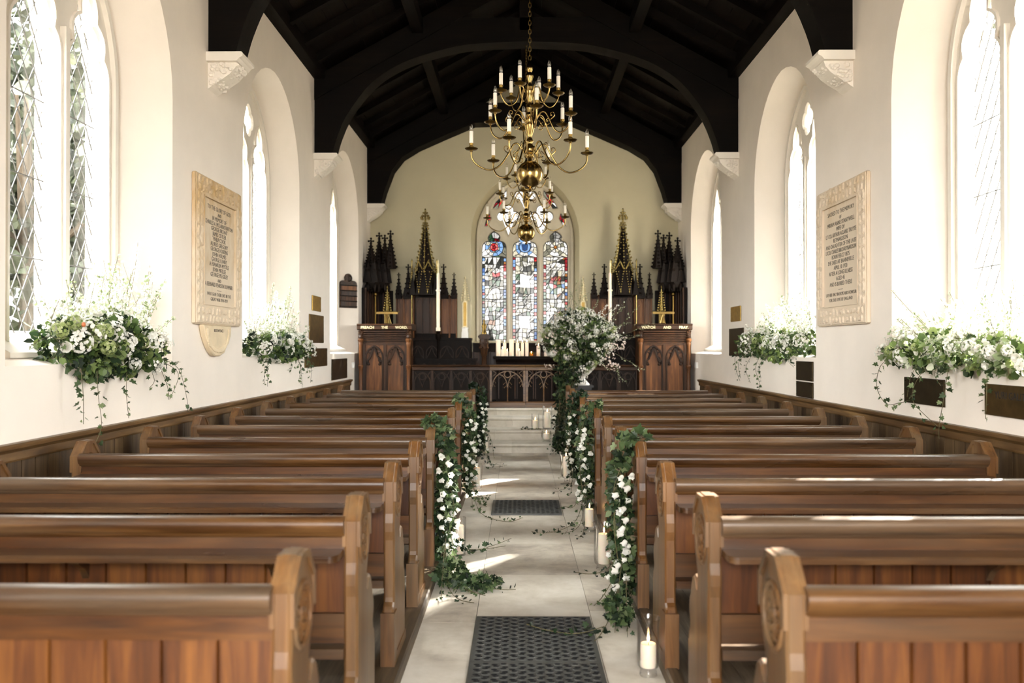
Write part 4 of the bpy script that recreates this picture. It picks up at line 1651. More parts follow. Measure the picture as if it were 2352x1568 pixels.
def gothic_panel(mb, x0, x1, z0, z1, zs, y, d=0.03, mi=0, leaf=None, fine=0.016):
    """blind arch with cusps and carved leaves in the spandrels; zs = springing"""
    xc, a = (x0 + x1) / 2, (x1 - x0) / 2
    h = z1 - zs - 0.02
    mb.rib(opening(a - fine / 2, z0, zs, h, xc, 8), fine, -d, 0.0, gy(y), mi=mi)
    # ogee arch inside
    og = qbez((xc - a + fine, zs - 0.06), (xc - a * 0.35, zs + 0.0), (xc - a * 0.22, zs + h * 0.42), 6) + qbez((xc - a * 0.22, zs + h * 0.42), (xc - a * 0.1, zs + h * 0.6), (xc, zs + h * 0.95), 5)[1:]
    mb.rib(og, fine * 0.9, -d * 0.8, 0, gy(y), mi=mi)
    mb.rib([(2 * xc - p[0], p[1]) for p in og], fine * 0.9, -d * 0.8, 0, gy(y), mi=mi)


for side, txt, lab in ((-1, 'PREACH  THE  WORD.', 'carved oak pulpit on the left of the chancel, lettered with preach'),
                       (1, 'WATCH  AND  PRAY.', 'carved oak pulpit on the right of the chancel, lettered with watch')):
    xa, xb = (-2.60, -1.72) if side < 0 else (mir(-1.72), mir(-2.60))
    t = thing('pulpit', lab, 'pulpit', ((xa + xb) / 2, 14.25, ZC), 'carved oak pulpits')
    yf = 14.03
    mb = MB()
    mb.box(xa + 0.05, xb - 0.05, yf, 14.55, ZC, 1.79)
    mb.box(xa + 0.02, xb - 0.02, yf - 0.05, 14.55, ZC, ZC + 0.09)
    for i, (z, p) in enumerate(((1.75, 0.075), (1.715, 0.06), (1.68, 0.048), (1.645, 0.036), (1.61, 0.026), (1.575, 0.018))):
        mb.prism([(yf + 0.01, z - 0.018), (yf - p, z - 0.006), (yf - p, z + 0.006), (yf + 0.01, z + 0.014)], xa + 0.10, xb - 0.10, 'x')
    mb.build('body', M['carved'], t)
    mb = MB()
    mb.prism([(yf - 0.06, 1.776), (yf - 0.09, 1.79), (yf - 0.09, 1.845), (yf - 0.105, 1.855), (yf - 0.105, 1.868), (yf - 0.09, 1.875), (14.55, 1.875), (14.55, 1.776)], xa, xb, 'x')
    n = 40
    for i in range(n):
        x = xa + (xb - xa) * (i + 0.5) / n
        mb.ball((x, yf - 0.097, 1.860), 0.012, (1.2, 1, 1), 6, 4)
    mb.build('cornice', M['carved_x'], t, smooth=True, angle=30)
    words = [text_mesh(w_, 0.058, 'LEFT', depth=0.004, bold=0.0016) for w_ in txt.split()]
    wid = [max(v[0] for v in vs) - min(v[0] for v in vs) for vs, fs in words]
    gap = (xb - xa - 0.13 - sum(wid)) / (len(wid) - 1)
    k = 1.0
    if gap < 0.06:
        gap = 0.06
        k = (xb - xa - 0.13 - 2 * gap) / sum(wid)
    xq = xa + 0.065
    for (vs, fs), w in zip(words, wid):
        m0 = min(v[0] for v in vs)
        mb = MB()
        mb.add([(xq + (v[0] - m0) * k, yf - 0.0915 - v[2], 1.797 + v[1]) for v in vs], fs)
        tag(mb.build('lettering', M['gilt_white'], t, recalc=False), 'pale painted letters')
        xq += w * k + gap
    xm = (xa + xb) / 2
    for s in (-1, 1):
        p0, p1 = (xa + 0.12, xm - 0.025) if s < 0 else (xm + 0.025, xb - 0.12)
        mb = MB()
        mb.box(p0, p1, yf - 0.012, yf, ZC + 0.1, 1.53)
        pn = mb.build('panel', M['panel'], t)
        mb = MB()
        gothic_panel(mb, p0, p1, ZC + 0.1, 1.54, 1.33, yf - 0.012, 0.034, 0, None, 0.022)
        r = random.Random(6)
        pc, pw = (p0 + p1) / 2, (p1 - p0) / 2
        for i in range(60):
            q = r.random()
            zz = 1.24 + 0.25 * q
            xx = pc + r.choice((-1, 1)) * pw * (0.85 - 0.75 * q) * r.uniform(0.75, 1.0)
            mb.ball((xx, yf - 0.022, zz), r.uniform(0.009, 0.02), (1, 0.7, 1), 6, 4)
        for sx in (-1, 1):
            mb.torus((pc + sx * pw * 0.5, yf - 0.024, 1.44), 0.03, 0.006, 'y', 10, 5)
            mb.ball((pc + sx * pw * 0.62, yf - 0.025, 1.225), 0.024, (1.1, 0.7, 0.9), 6, 4)
        mb.torus((pc, yf - 0.024, 1.485), 0.022, 0.005, 'y', 10, 5)
        mb.build('arch_carving', M['mid_carved'], pn, smooth=True, angle=40)
    mb = MB()
    for x in (xa + 0.10, xm, xb - 0.10):
        mb.box(x - 0.022, x + 0.022, yf - 0.035, yf - 0.001, ZC + 0.09, 1.55)
    mb.box(xa + 0.1, xb - 0.1, yf - 0.03, yf - 0.001, 1.535, 1.565)
    mb.build('stile', M['carved'], t)
    for x in (xa + 0.055, xb - 0.055):
        mb = MB()
        mb.lathe([(0.05, 0.0), (0.05, 0.02), (0.036, 0.03), (0.046, 0.05), (0.03, 0.07), (0.028, 0.6), (0.036, 0.64), (0.045, 0.66), (0.045, 0.675), (0.03, 0.69),
                  (0.03, 1.0), (0.04, 1.03), (0.034, 1.05), (0.046, 1.075), (0.05, 1.1), (0.036, 1.115), (0.0, 1.115)], x, yf - 0.045, ZC, 12)
        col = mb.build('colonnette', M['panel'], t, smooth=True, angle=40)
        mb = MB()
        mb.lathe([(0.02, 0), (0.036, 0.02), (0.028, 0.06), (0.034, 0.09), (0.02, 0.11), (0.026, 0.13), (0.016, 0.15), (0.0, 0.155)], x, yf - 0.045, 1.637, 8)
        r = random.Random(4)
        for i in range(18):
            w = r.uniform(0, 2 * PI)
            mb.ball((x + 0.032 * math.cos(w), yf - 0.045 + 0.032 * math.sin(w), 1.65 + 0.12 * r.random()), r.uniform(0.01, 0.017), n=6, m=4)
        mb.build('carved_figure', M['carved'], col, smooth=True)
    # brass bookrest standing on the pulpit
    xq = at(891, 0, 14.3)[0] if side < 0 else at(1521, 0, 14.3)[0]
    l = thing('brass_bookrest', 'brass bookrest standing on the %s pulpit' % ('left' if side < 0 else 'right'), 'bookrest', (xq, 14.3, 1.875), 'brass bookrests')
    mb = MB()
    mb.prism([(14.18, 2.045), (14.18, 2.062), (14.42, 2.10), (14.42, 2.085)], xq - 0.17, xq + 0.17, 'x')
    mb.box(xq - 0.175, xq + 0.175, 14.16, 14.18, 2.04, 2.075)
    mb.build('top_plate', M['brass'], l)
    mb = MB()
    for a, b in ((-0.03, 0.012), (0.05, -0.005)):
        mb.tube([(xq + a, 14.3, 1.881), (xq + b, 14.28, 2.06)], 0.009, 8)
    mb.lathe([(0.07, 0.0), (0.07, 0.008), (0.05, 0.02), (0.0, 0.022)], xq, 14.3, 1.875, 14)
    mb.build('stand', M['brass'], l, smooth=True, angle=40)

# ---- canopied screens with a gilded spire, one each side
for side in (-1, 1):
    sx = (lambda u: at(u, 0, 15.2)[0]) if side < 0 else (lambda u: mir(at(u, 0, 15.2)[0]))
    sd = 'left' if side < 0 else 'right'
    uc = 977
    t = thing('carved_screen', 'carved oak screen with a tall gilded spire, %s of the stained glass' % sd, 'screen', (sx(uc), 15.2, ZC), 'carved chancel screens')
    zp = 2.40
    mb = MB()
    x0, x1 = sorted((sx(908), sx(1048)))
    mb.box(x0, x1, 15.34, 15.46, ZC, zp)
    xl0, xl1 = sorted((sx(907), sx(1082)))
    mb.box(xl0, xl1, 15.02, 15.46, ZC, 1.62)
    mb.box(xl0 - 0.01, xl1 + 0.01, 14.98, 15.46, 1.62, 1.66)
    mb.box(xl0 - 0.005, xl1 + 0.005, 15.0, 15.46, 1.56, 1.58)
    mb.build('backing', M['dark_carved'], t)
    for i, (ua, ub) in enumerate(((911, 923), (927, 944), (953, 969), (970, 985), (986, 1000), (1013, 1030), (1033, 1046))):
        a, b = sorted((sx(ua), sx(ub)))
        mb = MB()
        mb.box(a, b, 15.315, 15.34, 1.74, zp - 0.03)
        mb.rib(opening((b - a) / 2 - 0.006, 1.74, zp - 0.17, 0.13, (a + b) / 2, 6), 0.012, -0.02, 0.0, gy(15.316))
        mb.build('panel', M['panel'] if i not in (2, 3, 4) else M['carved'], t)  # middle panels in darker oak, a recess's shade put into the colour
    for u in (909, 925, 948, 1010, 1031, 1047):
        x = sx(u)
        mb = MB()
        mb.tube([(x, 15.305, 1.66), (x, 15.305, zp)], 0.016, 6)
        mb.ball((x, 15.305, zp), 0.024, n=8, m=4)
        mb.build('mullion', M['panel'], t, smooth=True, angle=40)
    for u0_, u1_ in ((912, 944), (948, 976), (980, 1008), (1012, 1044), (1048, 1078)):
        a, b = sorted((sx(u0_), sx(u1_)))
        mb = MB()
        gothic_panel(mb, a, b, 1.2, 1.54, 1.38, 15.02, 0.025)
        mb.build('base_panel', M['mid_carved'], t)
    for u, v, rr in ((914, 624, 0.05), (936, 604, 0.085), (1018, 604, 0.085), (1042, 624, 0.05)):
        x = sx(u)
        z1 = EYE + (797 - v) * 15.25 / F_PX
        mb = MB()
        mb.prism([(x - rr, zp - 0.05), (x + rr, zp - 0.05), (x + rr, zp + 0.02), (x + rr * 0.8, zp + 0.1), (x, zp + 0.25), (x - rr * 0.8, zp + 0.1), (x - rr, zp + 0.02)], 15.22, 15.32, 'y')
        crocket_spire(mb, x, 15.27, zp + 0.0, z1, rr * 0.85, 5, 0, 0.042 if rr > 0.06 else 0.028, 0.022)
        mb.build('pinnacle', M['dark_carved'], t, smooth=True, angle=40)
    # dark canopy with gilded, bead-crusted spire
    xc, yc = sx(uc), 15.16
    mb = MB()
    mb.lathe([(0.22, 0.0), (0.20, 0.22), (0.17, 0.42), (0.0, 0.44)], xc, yc, 2.40, 6)
    for k in range(5):
        x = xc + (-0.2 + 0.1 * k)
        mb.prism([(x - 0.05, 2.40), (x + 0.05, 2.40), (x, 2.78)], yc - 0.17, yc - 0.13, 'y')
    mb.lathe([(0.14, 0), (0.03, 0.78), (0.0, 0.8)], xc, yc, 2.8, 8)
    mb.build('canopy', M['dark_carved'], t)
    mb = MB()
    z0s, z1s = 2.80, 3.62
    for k in range(6):
        w = PI / 3 * k + PI / 6
        for i in range(17):
            q = i / 16
            r_ = 0.165 * (1 - q) ** 1.15 + 0.035
            mb.ball((xc + (r_ + (0.014 if i % 2 else 0)) * math.cos(w), yc + (r_ + (0.014 if i % 2 else 0)) * math.sin(w), z0s + (z1s - z0s) * q), 0.0185 if i % 2 else 0.0115, (1, 1, 1), 6, 4)
            if i % 2 == 0:
                mb.ball((xc + (r_ * 0.9) * math.cos(w + PI / 6), yc + r_ * 0.9 * math.sin(w + PI / 6), z0s + (z1s - z0s) * q), 0.0125, n=6, m=4)
        mb.tube([(xc + 0.19 * math.cos(w), yc + 0.19 * math.sin(w), z0s - 0.02), (xc + 0.10 * math.cos(w), yc + 0.10 * math.sin(w), (z0s + z1s) / 2 - 0.05), (xc + 0.03 * math.cos(w), yc + 0.03 * math.sin(w), z1s)], 0.008, 5)
    for pz, pr, nb in ((3.62, 0.05, 8), (3.66, 0.035, 6), (3.735, 0.07, 8), (3.76, 0.075, 8), (3.79, 0.055, 8), (3.84, 0.035, 6)):
        for k in range(nb):
            w = 2 * PI * k / nb
            mb.ball((xc + pr * math.cos(w), yc + pr * math.sin(w), pz), 0.017, n=6, m=4)
    mb.tube([(xc, yc, 3.6), (xc, yc, 3.88)], 0.016, 6)
    mb.ball((xc, yc, 3.89), 0.022, (0.8, 0.8, 1.4), 6, 4)
    # beaded gablets hanging in front
    gz = lambda v: EYE + (797 - v) * 15.0 / F_PX
    for (ua, va), (ub, vb) in (((957, 618), (965, 670)), ((973, 618), (965, 670)), ((978, 618), (985, 670)), ((996, 618), (985, 670)), ((950, 612), (945, 660)), ((1003, 612), (1008, 655)),
                               ((957, 618), (965, 600)), ((973, 618), (965, 600)), ((978, 618), (986, 600)), ((996, 618), (986, 600))):
        n = 10
        for i in range(n):
            q = i / (n - 1)
            mb.ball((sx(ua + (ub - ua) * q), yc - 0.19, gz(va + (vb - va) * q)), 0.0145, n=6, m=4)
    for u in (965, 985):
        mb.lathe([(0.02, 0), (0.012, 0.02), (0.016, 0.05), (0.0, 0.06)], sx(u), yc - 0.19, gz(674), 6)
    for u in (948, 1005):
        x = sx(u)
        mb.tube([(x, yc - 0.1, 1.70), (x, yc - 0.1, 2.75)], 0.014, 6)
        mb.lathe([(0.02, 0.0), (0.03, 0.03), (0.012, 0.08), (0.02, 0.14), (0.008, 0.22), (0.018, 0.25), (0.0, 0.30)], x, yc - 0.1, 2.74, 6)
    tag(mb.build('gilded_spire', M['gilt'], t, smooth=True, angle=50), 'gilded openwork spire')

    # corner canopy by the side wall
    c = thing('canopied_stall', 'dark spired canopy stall in the far %s corner' % sd, 'canopy', (-2.4 if side < 0 else mir(-2.4), 15.0, ZC), 'dark corner canopies')
    X = (lambda x: x) if side < 0 else mir
    B = lambda mb, a, b, y0, y1, z0, z1: mb.box(min(X(a), X(b)), max(X(a), X(b)), y0, y1, z0, z1)
    mb = MB()
    B(mb, -2.645, -2.60, 14.62, 15.46, ZC, 2.5)
    B(mb, -2.645, -2.235, 15.40, 15.46, ZC, 2.5)
    B(mb, -2.645, -2.30, 14.75, 15.39, ZC, 1.05)
    mb.build('backing', M['dark_carved'], c)
    for x in (-2.58, -2.49, -2.40, -2.31):
        mb = MB()
        mb.tube([(X(x), 15.385, 1.05), (X(x), 15.385, 2.5)], 0.018, 6)
        mb.build('mullion', M['carved'], c, smooth=True, angle=40)
    for y in (14.64, 14.86, 15.08, 15.3):
        mb = MB()
        mb.tube([(X(-2.585), y, 1.05), (X(-2.585), y, 2.5)], 0.018, 6)
        mb.build('mullion', M['carved'], c, smooth=True, angle=40)
    mb = MB()
    for xx, yy, rr in ((-2.49, 14.78, 0.11), (-2.46, 15.1, 0.13), (-2.34, 14.95, 0.10)):
        mb.lathe([(rr * 0.7, 0.0), (rr, 0.08), (rr, 0.3), (rr * 0.8, 0.42), (0.0, 0.45)], X(xx), yy, 2.5, 6)
        for k in range(6):
            w = PI / 3 * k
            px, py = X(xx) + rr * math.cos(w), yy + rr * math.sin(w)
            mb.prism([(px - 0.055, 2.60), (px + 0.055, 2.60), (px, 2.98)], py - 0.015, py + 0.015, 'y')
            mb.lathe([(0.0, -0.10), (0.022, -0.07), (0.03, -0.02), (0.02, 0.03), (0.0, 0.05)], px, py, 2.53, 6)
            mb.ball((px, py, 2.8), 0.03, n=6, m=4)
    mb.build('canopy', M['dark_carved'], c, smooth=True, angle=30)
    for (xx, yy, v) in ((-2.43, 15.1, 531), (-2.52, 14.8, 545), (-2.33, 15.1, 537), (-2.21, 14.95, 526)):
        z1 = EYE + (797 - v) * yy / F_PX
        mb = MB()
        crocket_spire(mb, X(xx), yy, 2.85, z1, 0.10, 8, 0, 0.05, 0.026)
        mb.build('spire', M['dark_carved'], c, smooth=True, angle=40)
    mb = MB()
    xg, zt = at(862, 672, 14.75)
    xg = X(xg)
    mb.tube([(xg, 14.75, 1.05), (xg, 14.75, zt)], 0.014, 6)
    mb.lathe([(0.014, 0), (0.03, 0.02), (0.03, 0.05), (0.012, 0.07), (0.0, 0.08)], xg, 14.75, zt - 0.06, 8)
    mb.build('gilt_shaft', M['brass_dark'], c, smooth=True)

    # cream and gilt pinnacles on stone bases
    for u, y, zb, vt, where in ((1068, 15.09, 1.66, 633, 'beside the stained glass'), (889, 14.64, 1.55, 655, 'behind the pulpit bookrest')):
        x, z1 = at(u, vt, y)
        x = X(x)
        zb = zb if zb else EYE + (797 - 775) * y / F_PX
        p = thing('gilded_pinnacle', 'slim cream and gold pinnacle %s, %s side' % (where, sd), 'pinnacle', (x, y, zb if u > 1000 else ZC), 'cream and gold pinnacles')
        mb = MB()
        if u < 1000:
            mb.box(x - 0.05, x + 0.05, y - 0.05, y + 0.05, ZC, zb)
        mb.box(x - 0.058, x + 0.058, y - 0.058, y + 0.058, zb, zb + 0.10)
        mb.box(x - 0.05, x + 0.05, y - 0.05, y + 0.05, zb + 0.10, zb + 0.165)
        mb.lathe([(0.065, 0), (0.06, 0.012), (0.045, 0.02), (0.04, 0.03)], x, y, zb + 0.165, 4)
        mb.build('base', M['urn'], p)
        zs = zb + 0.19
        zt = z1 - 0.46
        mb = MB()
        for a in (-1, 1):
            for b in (-1, 1):
                mb.box(x + a * 0.034 - 0.007, x + a * 0.034 + 0.007, y + b * 0.034 - 0.007, y + b * 0.034 + 0.007, zs, zt)
        mb.box(x - 0.042, x + 0.042, y - 0.042, y + 0.042, zs - 0.005, zs + 0.015)
        mb.rib([(x - 0.045, zt - 0.05), (x, zt + 0.09), (x + 0.045, zt - 0.05)], 0.014, -0.045, -0.03, gy(y))
        mb.lathe([(0.045, 0), (0.036, 0.05), (0.008, 0.40), (0.022, 0.41), (0.0, 0.46)], x, y, zt, 6)
        for i in range(8):
            q = i / 8
            for k in range(4):
                w = PI / 2 * k + PI / 4 * 0
                rr = 0.048 * (1 - q) + 0.012
                mb.ball((x + rr * math.cos(w), y + rr * math.sin(w), zt + 0.04 + 0.34 * q), 0.019 - 0.008 * q, n=6, m=4)
        mb.build('spirelet', M['gilt_white' if u > 1000 else 'gilt'], p, smooth=True, angle=40)
        mb = MB()
        mb.box(x - 0.027, x + 0.027, y - 0.027, y + 0.027, zs + 0.015, zt + 0.02)
        mb.build('core', M['brass_dark'], p)

    # tall white candle on a standing holder
    u0, vb = (1006.5, 760) if side < 0 else (1401, 760)
    x, zb = at(u0, vb, 14.8)
    zt = EYE + (797 - 626) * 14.8 / F_PX
    p = thing('tall_candle', 'tall white candle on a standing holder, %s of the altar' % sd, 'candle', (x, 14.8, ZC), 'tall altar candles')
    mb = MB()
    mb.lathe([(0.11, 0.0), (0.11, 0.03), (0.05, 0.06), (0.022, 0.10), (0.02, 0.55), (0.035, 0.58), (0.02, 0.62), (0.022, zb - ZC - 0.16), (0.045, zb - ZC - 0.12), (0.05, zb - ZC - 0.06), (0.03, zb - ZC - 0.04),
              (0.045, zb - ZC), (0.0, zb - ZC)], x, 14.8, ZC, 12)
    mb.build('holder', M['dark_carved'], p, smooth=True, angle=40)
    mb = MB()
    mb.box(x - 0.036, x + 0.036, 14.764, 14.836, zb, zb + 0.06)
    mb.lathe([(0.03, 0.06), (0.03, 0.675), (0.042, 0.68), (0.042, 0.70), (0.026, 0.71), (0.026, zt - zb - 0.02), (0.012, zt - zb), (0.0, zt - zb + 0.01)], x, 14.8, zb, 12)
    mb.build('candle_shaft', M['wax'], p, smooth=True, angle=40)
    mb = MB()
    mb.lathe([(0.016, 0), (0.012, 0.10), (0.018, 0.12), (0.018, 0.15), (0.006, 0.17), (0.012, 0.19), (0.0, 0.23)], x, 14.8, zt, 8)
    mb.build('tip', M['gilt_white'], p, smooth=True)

# ---- panelled wainscot under the great window
t = thing('chancel_wainscot', 'dark arcaded wainscot below the stained glass', 'wainscot', (XC, 15.4, ZC))
mb = MB()
wx0, wx1 = -0.815, mir(-0.815)
mb.box(wx0, wx1, 15.40, 15.48, ZC, 1.55)
mb.box(wx0, wx1, 15.34, 15.48, 1.535, 1.575)
mb.box(wx0, wx1, 15.36, 15.48, 1.42, 1.44)
mb.build('backing', M['dark_carved'], t)
n = 6
for i in range(n):
    a, b = wx0 + (wx1 - wx0) * i / n, wx0 + (wx1 - wx0) * (i + 1) / n
    mb = MB()
    mb.box(a + 0.02, b - 0.02, 15.385, 15.40, ZC + 0.05, 1.41)
    mb.rib([(a + 0.02, 1.0), ((a + b) / 2, 1.38), (b - 0.02, 1.0)], 0.03, -0.035, 0.0, gy(15.386))
    mb.box(a - 0.012, a + 0.012, 15.35, 15.40, ZC, 1.42)
    mb.build('arch_panel', M['carved'], t)
for side in (-1, 1):
    X = (lambda x: x) if side < 0 else mir
    d = thing('choir_bench', 'dark oak choir bench front on the %s of the altar' % ('left' if side < 0 else 'right'), 'bench', (X(-1.35), 14.62, ZC), 'dark choir bench fronts')
    mb = MB()
    a, b = sorted((X(-1.72), X(-0.72)))
    mb.box(a, b, 14.62, 14.68, ZC, 1.27)
    mb.box(a - 0.02, b + 0.02, 14.58, 14.72, 1.27, 1.31)
    mb.build('front_board', M['dark_carved'], d)
    for i in range(4):
        p0, p1 = a + (b - a) * i / 4 + 0.02, a + (b - a) * (i + 1) / 4 - 0.02
        mb = MB()
        gothic_panel(mb, p0, p1, ZC + 0.1, 1.24, 1.05, 14.62, 0.025)
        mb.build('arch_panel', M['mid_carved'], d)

# ---- altar table
ax0, ax1 = at(1132, 0, 14.74)[0], at(1281, 0, 14.74)[0]
ZA = EYE - (818 - 797) * 14.74 / F_PX
t = thing('altar_table', 'dark oak altar table crowded with pillar candles', 'altar', ((ax0 + ax1) / 2, 15.0, ZC))
mb = MB()
mb.prism([(14.74, ZA - 0.035), (14.735, ZA - 0.02), (14.735, ZA - 0.006), (14.745, ZA), (15.28, ZA), (15.28, ZA - 0.035)], ax0, ax1, 'x')
mb.build('table_top', M['dark_carved'], t)
mb = MB()
mb.prism([(14.76, ZA - 0.12), (14.78, ZA - 0.10), (14.75, ZA - 0.05), (14.75, ZA - 0.036), (15.26, ZA - 0.036), (15.26, ZA - 0.12)], ax0 + 0.05, ax1 - 0.05, 'x')
mb.box(ax0 + 0.06, ax1 - 0.06, 14.79, 15.25, ZC + 0.06, ZA - 0.12)
mb.box(ax0 + 0.03, ax1 - 0.03, 14.76, 15.26, ZC, ZC + 0.06)
mb.build('carcass', M['dark_carved'], t)
for i in range(3):
    p0, p1 = ax0 + 0.08 + (ax1 - ax0 - 0.16) * i / 3, ax0 + 0.08 + (ax1 - ax0 - 0.16) * (i + 1) / 3
    mb = MB()
    gothic_panel(mb, p0 + 0.01, p1 - 0.01, ZC + 0.1, ZA - 0.14, ZA - 0.32, 14.79, 0.025)
    mb.build('arch_panel', M['carved'], t)

# ---- carved post with a small bronze figure, left of the altar
x, zc_ = at(1112, 770, 14.45)
p = thing('carved_post', 'carved oak post with a small bronze figure on its cap', 'post', (x, 14.45, ZC))
mb = MB()
mb.box(x - 0.05, x + 0.05, 14.40, 14.50, ZC, ZC + 0.5)
mb.lathe([(0.055, 0.5), (0.05, 0.52), (0.042, 0.54), (0.04, zc_ - ZC - 0.34), (0.055, zc_ - ZC - 0.32), (0.07, zc_ - ZC - 0.16), (0.075, zc_ - ZC - 0.08), (0.07, zc_ - ZC - 0.06), (0.0, zc_ - ZC - 0.06)], x, 14.45, ZC, 8)
mb.prism([(x - 0.075, zc_ - 0.06), (x + 0.075, zc_ - 0.06), (x + 0.1, zc_ - 0.03), (x + 0.1, zc_ - 0.01), (x + 0.06, zc_ + 0.02), (x - 0.06, zc_ + 0.02), (x - 0.1, zc_ - 0.01), (x - 0.1, zc_ - 0.03)], 14.38, 14.52, 'y')
for k in range(14):
    w = 2 * PI * k / 14
    mb.ball((x + 0.068 * math.cos(w), 14.45 + 0.068 * math.sin(w), zc_ - 0.13 - 0.07 * (k % 2)), 0.02, n=6, m=4)
mb.build('shaft', M['carved'], p, smooth=True, angle=40)
mb = MB()
mb.lathe([(0.045, 0.0), (0.045, 0.03), (0.03, 0.05), (0.034, 0.12), (0.028, 0.16), (0.014, 0.19), (0.018, 0.21), (0.017, 0.235), (0.0, 0.25)], x, 14.45, zc_ + 0.02, 10)
mb.ball((x - 0.028, 14.44, zc_ + 0.15), 0.016, (1, 1, 2.2), 6, 5)
mb.ball((x + 0.028, 14.44, zc_ + 0.15), 0.016, (1, 1, 2.2), 6, 5)
mb.build('figure', M['brass_dark'], p, smooth=True, angle=60)

# ---- altar rail and its pair of gates
YR = 14.0
ZRL = 1.215
xg0, xg1 = at(1124.5, 0, YR)[0], at(1290, 0, YR)[0]
xgm = (xg0 + xg1) / 2


def rail_top(mb, a, b):
    mb.prism([(YR - 0.05, ZRL - 0.02), (YR - 0.055, ZRL - 0.008), (YR - 0.045, ZRL), (YR + 0.045, ZRL), (YR + 0.055, ZRL - 0.01), (YR + 0.05, ZRL - 0.02), (YR + 0.03, ZRL - 0.032), (YR + 0.03, ZRL - 0.08),
              (YR + 0.02, ZRL - 0.088), (YR - 0.02, ZRL - 0.088), (YR - 0.03, ZRL - 0.08), (YR - 0.03, ZRL - 0.05), (YR - 0.038, ZRL - 0.044), (YR - 0.038, ZRL - 0.036), (YR - 0.03, ZRL - 0.032)], a, b, 'x')


for i, (a, b, lab) in enumerate(((xg0 + 0.002, xgm - 0.003, 'left leaf of the openwork oak altar rail gate'), (xgm + 0.003, xg1 - 0.002, 'right leaf of the openwork oak altar rail gate'))):
    t = thing('altar_rail_gate', lab, 'gate', ((a + b) / 2, YR, ZC + 0.006), 'altar rail gates')
    mb = MB()
    rail_top(mb, a, b)
    mb.build('top_rail', M['rail_oak'], t)
    zb = ZC + 0.006
    mb = MB()
    for x in ((a, a + 0.035), (b - 0.035, b)):
        mb.box(x[0], x[1], YR - 0.02, YR + 0.02, zb + 0.09, ZRL - 0.088)
    mb.build('stile', M['rail_oak'], t)
    mb = MB()
    mb.box(a, b, YR - 0.03, YR + 0.03, zb, zb + 0.08)
    mb.prism([(YR - 0.03, zb + 0.08), (YR - 0.02, zb + 0.095), (YR + 0.02, zb + 0.095), (YR + 0.03, zb + 0.08)], a, b, 'x')
    mb.build('bottom_rail', M['rail_oak'], t)
    pa, pb = a + 0.035, b - 0.035
    xc, hw = (pa + pb) / 2, (pb - pa) / 2
    zs = zb + 0.33
    zt = ZRL - 0.092
    mb = MB()
    G = gy(YR)
    hA = zt - zs - 0.01
    mb.rib(arch(hw - 0.006, zs, hA, xc, 10), 0.014, -0.012, 0.012, G)
    # twin lancets meeting on the middle shaft, ring between them
    for s in (-1, 1):
        c = xc + s * hw / 2
        mb.rib([(xc + s * 0.004 + s * (hw / 2 - 0.004) * (1 - math.cos(w)) / 1.0, zs - 0.02 + 0.215 * math.sin(w)) for w in [PI / 2 * q / 8 for q in range(9)]], 0.011, -0.011, 0.011, G)
        for (dx, dz) in ((0.018, 0.02), (0.03, 0.075)):
            mb.tube([(xc + s * dx, YR, zs + dz), (xc + s * (dx + 0.035), YR, zs + dz - 0.035)], 0.004, 4)
            mb.ball((xc + s * (dx + 0.035), YR, zs + dz - 0.035), 0.007, n=6, m=4)
            e = hw - 0.012 - (0.006 if dz < 0.05 else 0.02)
            mb.tube([(xc + s * e, YR, zs + dz + 0.03), (xc + s * (e - 0.03), YR, zs + dz - 0.012)], 0.004, 4)
            mb.ball((xc + s * (e - 0.03), YR, zs + dz - 0.012), 0.007, n=6, m=4)
        mb.rib([(xc + s * hw * 0.96, zt), (xc + s * hw * 0.72, zt - 0.04), (xc + s * hw * 0.96, zt - 0.1)], 0.008, -0.01, 0.01, G)
    mb.rib(circle(xc, zt - 0.062, 0.05, 20), 0.012, -0.012, 0.012, G, closed=True)
    mb.build('arch_tracery', M['rail_oak'], t)
    mb = MB()
    mb.lathe([(0.014, 0.0), (0.014, 0.02), (0.0095, 0.03), (0.0095, zs - zb - 0.12), (0.015, zs - zb - 0.10), (0.008, zs - zb - 0.085), (0.008, zs - zb - 0.04)], xc, YR, zb + 0.09, 8)
    mb.build('shaft', M['rail_oak'], t, smooth=True, angle=40)
